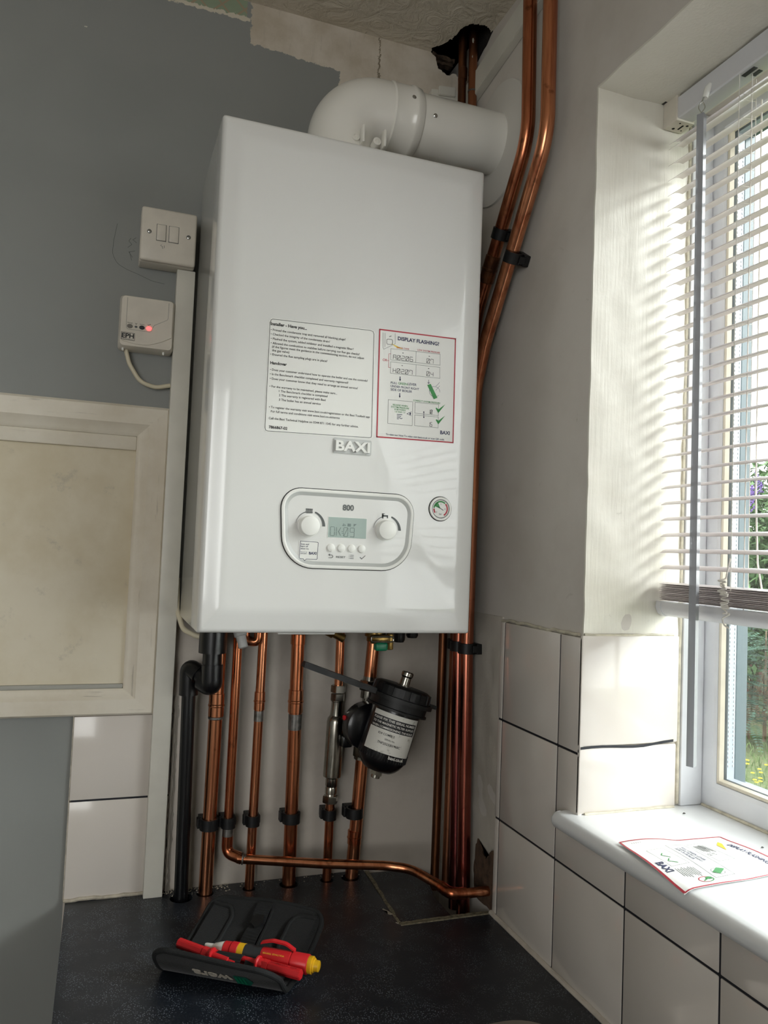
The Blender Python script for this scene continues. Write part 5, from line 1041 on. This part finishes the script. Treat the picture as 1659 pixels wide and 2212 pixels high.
# ================================================================== LEAFLET AND INSECTS ON THE SILL
PA, PB, PC, PD = Vector((0.4677, -0.2627)), Vector((0.602, -0.2798)), Vector((0.6115, -0.3818)), Vector((0.4522, -0.3916))
def lf(p, q, dz=0.0):
    xy = (PA*(1-q)+PB*q)*(1-p)+(PD*(1-q)+PC*q)*p
    zz = -0.2148+0.0035*max(0, math.sin(q*5.2+0.2))*(1-0.7*p)+0.0016*max(0, math.sin(p*4.4-0.6))+0.0045*max(0, q-0.55)*(p > -1)
    if xy.x < 0.466: zz -= (0.466-xy.x)**2*20
    return Vector((xy.x, xy.y, zz+0.0006+dz))
lt_ = thing('instruction_leaflet', 'curled white instruction leaflet with red edge and green lever drawing on the sill', 'leaflet')
bm = N(); n = 26; gr = [[bm.verts.new(lf(i/n, k/n)) for k in range(n+1)] for i in range(n+1)]; gr2 = [[bm.verts.new(lf(i/n, k/n, -0.00035)) for k in range(n+1)] for i in range(n+1)]
for i in range(n):
    for k in range(n): bm.faces.new((gr[i][k], gr[i+1][k], gr[i+1][k+1], gr[i][k+1])); bm.faces.new((gr2[i][k], gr2[i][k+1], gr2[i+1][k+1], gr2[i+1][k]))
for i in range(n):
    bm.faces.new((gr[i][0], gr2[i][0], gr2[i+1][0], gr[i+1][0])); bm.faces.new((gr[i+1][n], gr2[i+1][n], gr2[i][n], gr[i][n])); bm.faces.new((gr[0][i+1], gr2[0][i+1], gr2[0][i], gr[0][i])); bm.faces.new((gr[n][i], gr2[n][i], gr2[n][i+1], gr[n][i+1]))
sheet = obj('sheet', bm, M['leaf_paper'], lt_, True, 60)
def pq_line(bm, pts, w_, closed=False, sub=10):
    P_ = [Vector(p) for p in pts]+([Vector(pts[0])] if closed else [])
    for a, b in zip(P_, P_[1:]):
        d = (b-a); 
        if d.length < 1e-6: continue
        nn = Vector((-d.y, d.x)).normalized()*w_/2; m_ = max(1, int(d.length*sub*2))
        for s_ in range(m_):
            p0, p1 = a+d*(s_/m_), a+d*((s_+1)/m_)
            bm.faces.new([bm.verts.new(lf(p.x, p.y, 0.0003)) for p in (p0+nn, p0-nn, p1-nn, p1+nn)])
def pq_text(bm, s, p, q, wd_, size=None, bold=0.0):
    t_ = N(); ink_text(t_, s, (0, 0, 0), (1, 0, 0), (0, 1, 0), wd_, size, bold=bold)
    mp = {v: bm.verts.new(lf(p+v.co.x, q+v.co.y, 0.0003)) for v in t_.verts}
    for f in t_.faces: bm.faces.new([mp[v] for v in f.verts])
    t_.free()
bm = N(); pq_line(bm, [(0.008, 0.008), (0.008, 0.992), (0.992, 0.992), (0.992, 0.008)], 0.016, True, 14); 
for k in range(18):
    a0, a1 = k*0.349, (k+1)*0.349
    if k < 11: pq_line(bm, [(0.895+0.045*math.cos(a0+2.6), 0.255+0.060*math.sin(a0+2.6)), (0.895+0.045*math.cos(a1+2.6), 0.255+0.060*math.sin(a1+2.6))], 0.008)
obj('red_print', bm, M['ired'], sheet)
bm = N(); pq_text(bm, 'BAXI', 0.515, 0.045, 0.185, None, 0.04); pq_text(bm, 'PULL GREEN LEVER', 0.233, 0.448, 0.345, None, 0.01); pq_text(bm, 'UNDER FRONT RIGHT', 0.248, 0.410, 0.345, None, 0.01); pq_text(bm, 'SIDE OF BOILER', 0.27, 0.372, 0.27, None, 0.01); pq_text(bm, 'DISPLAY FLASHING?', 0.255, 0.885, 0.56, None, 0.03)
obj('lettering', bm, M['navy'], sheet)
bm = N(); pq_line(bm, [(0.187, 0.338), (0.155, 0.53), (0.866, 0.53), (0.897, 0.340)], 0.004, True); pq_line(bm, [(0.134, 0.70), (0.60, 0.72), (0.60, 0.57), (0.15, 0.565)], 0.003, True); pq_line(bm, [(0.27, 0.11), (0.62, 0.13), (0.6, 0.30), (0.25, 0.27)], 0.003, True)
for k in range(9): pq_line(bm, [(0.66+0.01*(k % 3), 0.130+k*0.018), (0.80+0.012*(k % 4), 0.135+k*0.018)], 0.005)
for k in range(6): pq_line(bm, [(0.20, 0.595+k*0.017), (0.36+0.02*(k % 3), 0.60+k*0.017)], 0.006)
for k in range(5): pq_line(bm, [(0.06, 0.09+k*0.02), (0.08, 0.09+k*0.02)], 0.004)
pq_text(bm, 'A.02.06', 0.18, 0.64, 0.12); pq_text(bm, '0.7', 0.42, 0.62, 0.05); pq_text(bm, '0.4', 0.42, 0.58, 0.05)
for k in range(10): a0 = k*0.63; pq_line(bm, [(0.79+0.055*math.cos(a0), 0.43+0.055*math.sin(a0)), (0.79+0.055*math.cos(a0+0.63), 0.43+0.055*math.sin(a0+0.63))], 0.004)
obj('diagram_lines', bm, M['ink_grey'], sheet)
def pq_poly(bm, pts): bm.faces.new([bm.verts.new(lf(p[0], p[1], 0.00045)) for p in pts])
bm = N(); pq_poly(bm, [(0.800, 0.372), (0.725, 0.455), (0.755, 0.512), (0.835, 0.425)]); pq_poly(bm, [(0.865, 0.262), (0.868, 0.310), (0.905, 0.300), (0.895, 0.255)]); pq_line(bm, [(0.895, 0.26), (0.915, 0.225)], 0.012); pq_line(bm, [(0.36, 0.20), (0.40, 0.17), (0.46, 0.22)], 0.01); pq_line(bm, [(0.48, 0.19), (0.52, 0.16), (0.57, 0.22)], 0.01)
for k in range(6): a0 = k*0.5-0.4; pq_line(bm, [(0.895+0.045*math.cos(a0), 0.255+0.060*math.sin(a0)), (0.895+0.045*math.cos(a0+0.5), 0.255+0.060*math.sin(a0+0.5))], 0.008)
obj('green_print', bm, M['igreen'], sheet)
bm = N(); pq_poly(bm, [(0.149, 0.871), (0.216, 0.870), (0.397, 0.789), (0.240, 0.800)]); obj('yellow_beam', bm, M['iyellow'], sheet)
finish(lt_)
for i, (x, y_, s_, lab_) in enumerate(((0.6245, -0.1915, 1.0, 'tiny dark dead insect on the sill by the window corner'), (0.632, -0.315, 0.8, 'tiny brown dead insect on the sill behind the leaflet'))):
    bm = N(); tube(bm, [(x-0.002*s_, y_, -0.2148), (x, y_+0.0003, -0.2144), (x+0.0022*s_, y_-0.0005, -0.2148)], [0.0004, 0.0009*s_, 0.0003], 8)
    for k in (-1, 0, 1): tube(bm, [(x+k*0.0008, y_-0.0012, -0.2154), (x+k*0.0006, y_, -0.2144), (x+k*0.0008, y_+0.0012, -0.2154)], 0.00012, 4)
    tag(obj('dead_insect', bm, M['bug'], None, True), lab_, 'insect')

# ================================================================== TOOL POUCH AND TOOLS
O_ = Vector((-0.0171, 0.0283, WT)); UD = Vector((0.838, -0.545, 0)).normalized(); VD = Vector((0.545, 0.838, 0)).normalized(); PLN = 0.170
def Wp(u, v, z): return O_+UD*u+VD*v+Vector((0, 0, z))
sec0 = fillet([(-0.036, 0, 0.046), (-0.012, 0, 0.012), (-0.002, 0, 0.0035), (0.046, 0, 0.0035), (0.066, 0, 0.012), (0.095, 0, 0.024), (0.128, 0, 0.046)], [0.03, 0.012, 0.03, 0.03, 0.05], 8)
acc = [0.0]
for a, b in zip(sec0, sec0[1:]): acc.append(acc[-1]+(b-a).length)
SL = acc[-1]
def sec(s):
    s = max(0, min(SL, s))
    for i in range(len(acc)-1):
        if s <= acc[i+1] or i == len(acc)-2:
            t_ = (s-acc[i])/max(1e-9, acc[i+1]-acc[i]); p = sec0[i].lerp(sec0[i+1], t_); d = (sec0[i+1]-sec0[i]).normalized(); return p, Vector((-d.z, 0, d.x))
def PS(u, s, off=0.0):
    p, nn = sec(s)
    w_ = 0.0022*math.sin(u*42+s*20)*(1 if s > 0.09 or s < 0.03 else 0.15)
    sk_ = 0.012*(s/SL-0.2)                  # sheared a little
    return Wp(u+sk_, p.x+nn.x*(off+w_*0.5), p.z+nn.z*off+(w_ if s > 0.1 else 0)-(0.006*u/PLN if s < 0.03 else 0)*(0.03-s)/0.03)
TW = 0.0022
def inset(s):
    rf, rb = 0.028, 0.022
    if s < rf: return rf-math.sqrt(max(0, rf*rf-(rf-s)**2))
    if s > SL-rb: return rb-math.sqrt(max(0, rb*rb-(s-SL+rb)**2))
    return 0.0
po_ = thing('tool_pouch', 'open black fabric tool pouch holding red insulated tools on the worktop', 'tool pouch')
bm = N(); ns, nu = 46, 30
svals = [SL*(0.5-0.5*math.cos(math.pi*i/ns)) for i in range(ns+1)]
GT = [[bm.verts.new(PS(inset(s)+(PLN-2*inset(s))*k/nu, s, TW)) for k in range(nu+1)] for s in svals]
GB = [[bm.verts.new(PS(inset(s)+(PLN-2*inset(s))*k/nu, s, -TW)) for k in range(nu+1)] for s in svals]
for i in range(ns):
    for k in range(nu): bm.faces.new((GT[i][k], GT[i+1][k], GT[i+1][k+1], GT[i][k+1])); bm.faces.new((GB[i][k], GB[i][k+1], GB[i+1][k+1], GB[i+1][k]))
    bm.faces.new((GT[i][0], GB[i][0], GB[i+1][0], GT[i+1][0])); bm.faces.new((GT[i+1][nu], GB[i+1][nu], GB[i][nu], GT[i][nu]))
for k in range(nu): bm.faces.new((GT[0][k+1], GB[0][k+1], GB[0][k], GT[0][k])); bm.faces.new((GT[ns][k], GB[ns][k], GB[ns][k+1], GT[ns][k+1]))
obj('outer_shell', bm, M['fabric'], po_, True, 60)
bm = N(); ed = [PS(inset(s), s) for s in svals]+[PS(inset(SL)+(PLN-2*inset(SL))*k/nu, SL) for k in range(1, nu)]+[PS(PLN-inset(s), s) for s in svals[::-1]]+[PS(inset(0)+(PLN-2*inset(0))*k/nu, 0) for k in range(nu-1, 0, -1)]
ed.append(ed[0]); tube(bm, ed, 0.0036, 10); obj('binding', bm, M['piping'], po_, True)
# stitched flaps at each end of the back panel
for u0, dr in ((0.008, 1), (PLN-0.008, -1)):
    bm = N(); m_ = 14; s0, s1, wq = 0.108, SL-0.014, 0.034; T2_ = []; 
    pts_ = [(0, s0), (wq*0.8, s0+0.004), (wq, s0+0.016), (wq, s1-0.016), (wq*0.8, s1-0.002), (0, s1)]
    fp = fillet([(a, b, 0) for a, b in pts_], 0.014, 5)
    vs = [bm.verts.new(PS(u0+dr*p.x, p.y, TW+0.0030)) for p in fp]; cen = bm.verts.new(PS(u0+dr*wq*0.4, (s0+s1)/2, TW+0.0038)); 
    for a, b in zip(vs, vs[1:]): bm.faces.new((a, b, cen))
    bm.faces.new((vs[-1], vs[0], cen)); q = obj('velcro_tab', bm, M['fabric'], po_, True, 60)
    bm = N(); tube(bm, [PS(u0+dr*p.x, p.y, TW+0.0025) for p in fp], 0.0030, 8); obj('binding', bm, M['piping'], q, True)
# webbing strap down the middle of the back panel
bm = N(); L_ = []
for i in range(23):
    s = 0.082+(SL-0.004-0.082)*i/22; off = TW+0.0014+0.0035*abs(math.sin(i*0.42)); L_.append([PS(0.072, s, off), PS(0.094, s, off), PS(0.094, s, off-0.0014), PS(0.072, s, off-0.0014)])
loft(bm, L_, cap0=True, cap1=True); wb = obj('webbing', bm, M['web'], po_)
bm = N(); L_ = [[PS(u, s, TW+h) for u, h in ((0.0985, 0.0), (0.0985, 0.0035), (0.0965, 0.0035), (0.0965, 0.0))] for s in [0.085+0.0035*i for i in range(int((SL-0.09)/0.0035))]]; loft(bm, L_, cap0=True, cap1=True); obj('webbing_edge', bm, M['piping'], wb)
bm = N(); sx = SL-0.038; L_ = [PS(0.076, sx+0.012, TW+0.006), PS(0.090, sx+0.012, TW+0.006), PS(0.092, sx, TW+0.007), PS(0.083, sx-0.007, TW+0.0055), PS(0.074, sx, TW+0.007)]; vs = [bm.verts.new(p) for p in L_]; bm.faces.new(vs); L2_ = [bm.verts.new(v.co-Vector((0, 0, 0.003))) for v in vs]; bm.faces.new(L2_[::-1])
for i in range(5): k = (i+1) % 5; bm.faces.new((vs[i], L2_[i], L2_[k], vs[k]))
obj('buckle', bm, M['blackmatte'], wb)
# brand lettering on the outer front face, upside down seen from the camera
def front_text(s, u_start, s_base, wd_, size, off, bold=0.03):
    t_ = N(); ink_text(t_, s, (0, 0, 0), (1, 0, 0), (0, 1, 0), wd_, size, bold=bold); ex = bmesh.ops.extrude_face_region(t_, geom=list(t_.faces)); mv = set(v for v in ex['geom'] if isinstance(v, bmesh.types.BMVert))
    for v in t_.verts: v.co = PS(u_start-v.co.x, s_base+v.co.y, -TW-off-(0.0010 if v in mv else 0))
    return t_
obj('lettering', front_text('wera', 0.1060, 0.0285, 0.054, 0.0175, 0.0006), simple('pale_grey_rubber', '#B7AFA2', 0.6), po_)
bm = N(); L_ = [(0.1085, 0.0245), (0.1265, 0.0245), (0.1330, 0.036), (0.1265, 0.0465), (0.1085, 0.0465)]; vs = [bm.verts.new(PS(u, s, -TW-0.0010)) for u, s in L_]; bm.faces.new(vs); lp = obj('logo_patch', bm, simple('teal_green_patch', '#0E5A48', 0.6), po_)
bm = N()
for k in range(3): a = 0.1105+k*0.0048; vs = [bm.verts.new(PS(u, s, -TW-0.0014)) for u, s in ((a, 0.028), (a+0.0028, 0.028), (a+0.0040, 0.042), (a+0.0012, 0.042))]; bm.faces.new(vs)
obj('logo_mark', bm, M['green'], lp)
# elastic loops
def loop(u0, u1, v, z, r, ang0=-30, ang1=210):
    bm = N(); n = 16; L_ = []
    for u in (u0, u1):
        L_.append([Wp(u, v+r*math.cos(math.radians(ang0+(ang1-ang0)*i/n)), z+r*math.sin(math.radians(ang0+(ang1-ang0)*i/n))) for i in range(n+1)]+[Wp(u, v+(r-0.0013)*math.cos(math.radians(ang1-(ang1-ang0)*i/n)), z+(r-0.0013)*math.sin(math.radians(ang1-(ang1-ang0)*i/n))) for i in range(n+1)])
    loft(bm, L_, cap0=True, cap1=True); return obj('elastic_loop', bm, M['web'], po_, True, 50)
loop(0.073, 0.108, 0.004, 0.0215, 0.0118); loop(0.100, 0.124, 0.026, 0.0230, 0.0128); loop(0.112, 0.132, 0.008, 0.0200, 0.0095)
bm = N(); box(bm, (0, 0, 0), (0.150, 0.052, 0.0070), 0.003)
for v in bm.verts: p = v.co.copy(); v.co = Wp(0.012+p.x, -0.008+p.y, 0.0062+p.z)
obj('inner_pad', bm, M['fabric'], po_, True)
finish(po_)
def taxis(u0, v0, z0, u1, v1, z1): a = Wp(u0, v0, z0); b = Wp(u1, v1, z1); return a, (b-a).normalized(), (b-a).length
def blade(label, a, d, l, r=0.0064, flip=False, tip=True, text=None):
    t = thing('insulated_blade', label, 'screwdriver blade', 'red insulated blades in the pouch')
    bm = N(); prismn(bm, a, d, 6, r, l*0.70); bmesh.ops.bevel(bm, geom=list(bm.edges), offset=0.0008, segments=2, affect='EDGES'); prismn(bm, a+d*l*0.70, d, 6, r*1.05, l*0.12); hb = obj('hex_handle', bm, M['red'], t)
    bm = N(); lathe(bm, a+d*l*0.82, d, [(0, r*0.9), (0.002, r*1.0), (l*0.08, r*1.05), (l*0.10, r*1.35), (l*0.13, r*1.35), (l*0.14, r*0.8)], 24); obj('collar', bm, M['red'], t, True, 35)
    bm = N(); lathe(bm, a+d*l*0.94, d, [(0, r*0.62), (l*0.42, r*0.60), (l*0.43, r*0.35), (l*0.60, r*0.33)], 20); o_ = obj('shaft', bm, M['red'] if tip else M['greyplas'], t, True, 35)
    if text:
        bm = N(); side = Vector((0, 0, 1)); rx_ = d.cross(side).normalized(); upv = Vector((0, 0, 1))
        u_, v_, _ = frame_of(d); ink_text(bm, text, a+d*l*0.64+upv*(r*0.98)-VD*(-0.0005), -d, -VD, l*0.55, 0.0032, bold=0.01); obj('lettering', bm, simple('dark_red_print', '#7E1A1E', 0.5), hb)
    finish(t); return t
a, d, l = taxis(0.017, 0.006, 0.0350, 0.075, -0.002, 0.0300); blade('red insulated blade at the left front of the pouch, hexagonal end outward', a, d, 0.0555, 0.0066)
a, d, l = taxis(0.056, 0.016, 0.0250, 0.104, 0.010, 0.0225); blade('thin red insulated blade tucked between the pen tester and the left blade', a, d, 0.042, 0.0050)
a, d, l = taxis(0.190, -0.004, 0.0265, 0.118, 0.007, 0.0265); blade('red insulated blade with printed handle at the right front of the pouch', a, d, 0.066, 0.0068, text='KOMPAKT  VDE')
vt = thing('voltage_tester', 'red pen voltage tester with white tip, yellow end cap and pocket clip', 'voltage tester')
a, d, l = taxis(0.046, 0.026, 0.0265, 0.203, 0.020, 0.0275)
def seg_(f0, f1, prof, mm, nm):
    bm = N(); L_ = (f1-f0)*l; lathe(bm, a+d*l*f0, d, [(h*L_, r) for h, r in prof], 36); return obj(nm, bm, M[mm], vt, True, 35)
seg_(0, 0.175, [(0, 0.0030), (0.05, 0.0034), (0.45, 0.0040), (0.5, 0.0052), (0.97, 0.0090), (1, 0.0090)], 'plastic_white', 'tip')
seg_(0.175, 0.31, [(0, 0.0088), (0.05, 0.0098), (0.45, 0.0100), (0.48, 0.0090), (0.52, 0.0090), (0.55, 0.0108), (0.97, 0.0108), (1, 0.0100)], 'red', 'barrel')
seg_(0.31, 0.365, [(0, 0.0106), (1, 0.0106)], 'yellow', 'yellow_band'); seg_(0.365, 0.52, [(0, 0.0104), (1, 0.0104)], 'greyplas', 'grip')
b_ = seg_(0.52, 0.93, [(0, 0.0106), (0.02, 0.0112), (0.62, 0.0116), (0.63, 0.0104), (0.65, 0.0104), (0.66, 0.0118), (0.98, 0.0118), (1, 0.0110)], 'red', 'barrel')
seg_(0.925, 1.02, [(0, 0.0100), (0.05, 0.0104), (0.40, 0.0104), (0.42, 0.0085), (0.55, 0.0085), (0.6, 0.0070), (0.95, 0.0066), (1, 0.0050), (1, 0)], 'yellow', 'end_cap')
bm = N(); upv = Vector((0, 0, 1)); cl = [a+d*l*0.80+upv*0.0125+VD*0.003, a+d*l*0.72+upv*0.0190+VD*0.003, a+d*l*0.60+upv*0.0200+VD*0.003, a+d*l*0.52+upv*0.0165+VD*0.003, a+d*l*0.50+upv*0.0150+VD*0.003]; cl = [cl[0]-upv*0.002]+fillet(cl, 0.02, 5)
L_ = [[p+VD*0.0032-upv*0.0010, p-VD*0.0032-upv*0.0010, p-VD*0.0032+upv*0.0012, p+VD*0.0032+upv*0.0012] for p in cl]; loft(bm, L_, cap0=True, cap1=True); obj('pocket_clip', bm, M['red'], vt, True, 40)
bm = N(); ink_text(bm, 'VOLTAGE TESTER', a+d*l*0.73+upv*0.0093-VD*0.0075, -d, (-VD*0.65-upv*0.75), 0.030, 0.0026); obj('lettering', bm, M['iyellow'], b_); finish(vt)

# ================================================================== GARDEN OUTSIDE
GZ = -1.30
bm = N(); n = 40
gv = [[bm.verts.new((0.85+i*16/n, -8+k*22/n, GZ+0.03*noise.noise(Vector((i*0.3, k*0.3, 0))))) for k in range(n+1)] for i in range(n+1)]
for i in range(n):
    for k in range(n): bm.faces.new((gv[i][k], gv[i+1][k], gv[i+1][k+1], gv[i][k+1]))
lawn = obj('lawn', bm, M['grass'], None, True); tag(lawn, 'green lawn outside the window, patchy with yellow flowers', 'lawn', kind='stuff')
DIR = Vector((0.7071, 0.7071, 0)); PER = Vector((0.7071, -0.7071, 0)); C0 = Vector((CAM.x, CAM.y, 0))
def at(D, s, z): p = C0+DIR*D+PER*s; return Vector((p.x, p.y, z))
random.seed(5); bm = N()
for i in range(5200):
    D = random.uniform(3.2, 7.2); s = random.uniform(-0.9, 0.9)*D/4; p = at(D, s, GZ); h = random.uniform(0.03, 0.085); a_ = random.uniform(0, 6.28); w_ = 0.004; e = Vector((math.cos(a_), math.sin(a_), 0)); le = Vector((random.uniform(-1, 1), random.uniform(-1, 1), 0))*h*0.5
    v = [bm.verts.new(p-e*w_), bm.verts.new(p+e*w_), bm.verts.new(p+le*0.4+e*w_*0.7+Vector((0, 0, h*0.6))), bm.verts.new(p+le+Vector((0, 0, h)))]; bm.faces.new((v[0], v[1], v[2])); bm.faces.new((v[0], v[2], v[3]))
tag(obj('grass_blades', bm, M['blade']), 'longer grass blades standing up from the lawn outside', 'grass', kind='stuff')
fb = N(); lathe(fb, (0, 0, 0.07), (0, 0, 1), [(0, 0.004), (0.004, 0.020), (0.009, 0.017), (0.012, 0)], 10); prot = obj('yellow_flower', fb, M['petal_y']); tag(prot, 'small yellow wild flower dotted in the lawn outside', 'flower', 'yellow flowers in the lawn')
sb = N(); tube(sb, [(0, 0, 0), (0.003, 0, 0.075)], 0.0015, 5); ps_ = obj('stem', sb, M['blade'], prot)
for i in range(110):
    D = random.uniform(3.9, 6.2); s = random.uniform(-0.10, 0.30)*D/5; p = at(D, s, GZ)
    if i == 0: prot.location = p; prot.scale = (0.7, 0.7, 0.7)
    else:
        c = prot.copy(); COL.objects.link(c); c.location = p; c.scale = (0.7, 0.7, 0.7); c2 = ps_.copy(); COL.objects.link(c2); c2.parent = c
def foliage(bm, cen, rad, n, sz, up_bias=0.3):
    for i in range(n):
        while True:
            q = Vector((random.uniform(-1, 1), random.uniform(-1, 1), random.uniform(-1, 1)))
            if 0.25 < q.length < 1: break
        p = cen+Vector((q.x*rad[0], q.y*rad[1], q.z*rad[2])); d_ = Vector((random.uniform(-1, 1), random.uniform(-1, 1), random.uniform(-0.7, 0.6+up_bias))).normalized(); sd = d_.cross(Vector((random.uniform(-1, 1), random.uniform(-1, 1), 1))).normalized(); L_ = sz*random.uniform(0.6, 1.3)
        v = [bm.verts.new(p), bm.verts.new(p+d_*L_*0.45+sd*L_*0.17), bm.verts.new(p+d_*L_+Vector((0, 0, -0.15*L_))), bm.verts.new(p+d_*L_*0.45-sd*L_*0.17)]; bm.faces.new(v)
t = thing('buddleia_bush', 'tall leafy green bush with purple flower spikes beyond the lawn', 'bush')
bm = N(); foliage(bm, at(8.3, 0.5, 0.15), (0.8, 0.8, 1.15), 11000, 0.11); foliage(bm, at(8.2, -0.30, 0.0), (0.65, 0.65, 1.1), 7000, 0.10); obj('foliage', bm, M['leaf_a'], t)
bm = N()
for i in range(14): b_ = at(8.3, 0.1+random.uniform(-0.3, 0.3), GZ); tube(bm, [b_, b_+Vector((random.uniform(-0.2, 0.2), random.uniform(-0.2, 0.2), 1.0)), b_+Vector((random.uniform(-0.6, 0.6), random.uniform(-0.6, 0.6), 1.9))], [0.02, 0.014, 0.006], 7)
obj('stems', bm, M['stem'], t, True)
for (s_, z_) in ((-0.02, 0.62), (0.13, 0.22), (0.17, 0.16), (0.05, 0.75), (-0.25, 0.4), (0.4, 0.5)):
    bm = N(); p = at(7.45, s_*1.1, z_); e = Vector((random.uniform(-0.4, 0.4), random.uniform(-0.4, 0.4), 0.5)).normalized()
    for i in range(90): h = random.random(); r = 0.035*(1-h)+0.006; q = p+e*h*0.2+Vector((random.gauss(0, 1), random.gauss(0, 1), random.gauss(0, 1))).normalized()*r; prismn(bm, q, (random.random(), random.random(), 1), 4, 0.007, 0.006)
    obj('flower_spike', bm, M['petal_p'], t)
finish(t)
t = thing('fern_leaved_shrub', 'low dark grey-green shrub at the far edge of the lawn', 'shrub')
bm = N()
for i in range(330):
    b0 = at(6.9+random.uniform(-0.1, 0.4), random.uniform(-0.55, 0.55), random.uniform(-1.15, -0.35)); ang = random.uniform(0, 6.28); d_ = Vector((math.cos(ang), math.sin(ang), random.uniform(-0.3, 0.25))).normalized(); sd = d_.cross(Vector((0, 0, 1))).normalized(); L_ = random.uniform(0.22, 0.40)
    for k in range(12):
        f = k/12; q = b0+d_*L_*f+Vector((0, 0, -0.10*f*f)); ll = 0.075*(1-f*0.7)
        for s_ in (-1, 1):
            e = (sd*s_+d_*0.6).normalized()*ll; v = [bm.verts.new(q), bm.verts.new(q+e*0.5+d_*0.011), bm.verts.new(q+e), bm.verts.new(q+e*0.5-d_*0.011)]; bm.faces.new(v)
obj('foliage', bm, M['leaf_b'], t)
bm = N()
for i in range(16): b_ = at(7.15, random.uniform(-0.8, 0.8), GZ); tube(bm, [b_, b_+Vector((random.uniform(-0.2, 0.2), random.uniform(-0.2, 0.2), 0.9))], [0.016, 0.006], 7)
obj('stems', bm, M['stem'], t, True); finish(t)
t = thing('garden_fence', 'red-brown board fence behind the bushes at the end of the garden', 'fence')
def fbox(bm, D, s0, s1, z0, z1, th):
    P_ = [at(D, s0, 0), at(D, s1, 0), at(D+th, s1, 0), at(D+th, s0, 0)]; a_ = [bm.verts.new((p.x, p.y, z0)) for p in P_]; b2_ = [bm.verts.new((p.x, p.y, z1)) for p in P_]
    bm.faces.new(a_[::-1]); bm.faces.new(b2_)
    for i in range(4): k = (i+1) % 4; bm.faces.new((a_[i], a_[k], b2_[k], b2_[i]))
bm = N()
for i in range(40): fbox(bm, 9.5+(i % 2)*0.012, -2.6+i*0.13, -2.6+i*0.13+0.125, GZ, 0.42, 0.012)
obj('boards', bm, M['fence'], t)
for i in range(4): bm = N(); fbox(bm, 9.53, -2.6+i*1.7, -2.5+i*1.7, GZ, 0.48, 0.1); obj('post', bm, M['fence'], t)
finish(t)
bpy.data.curves.remove(_fc)
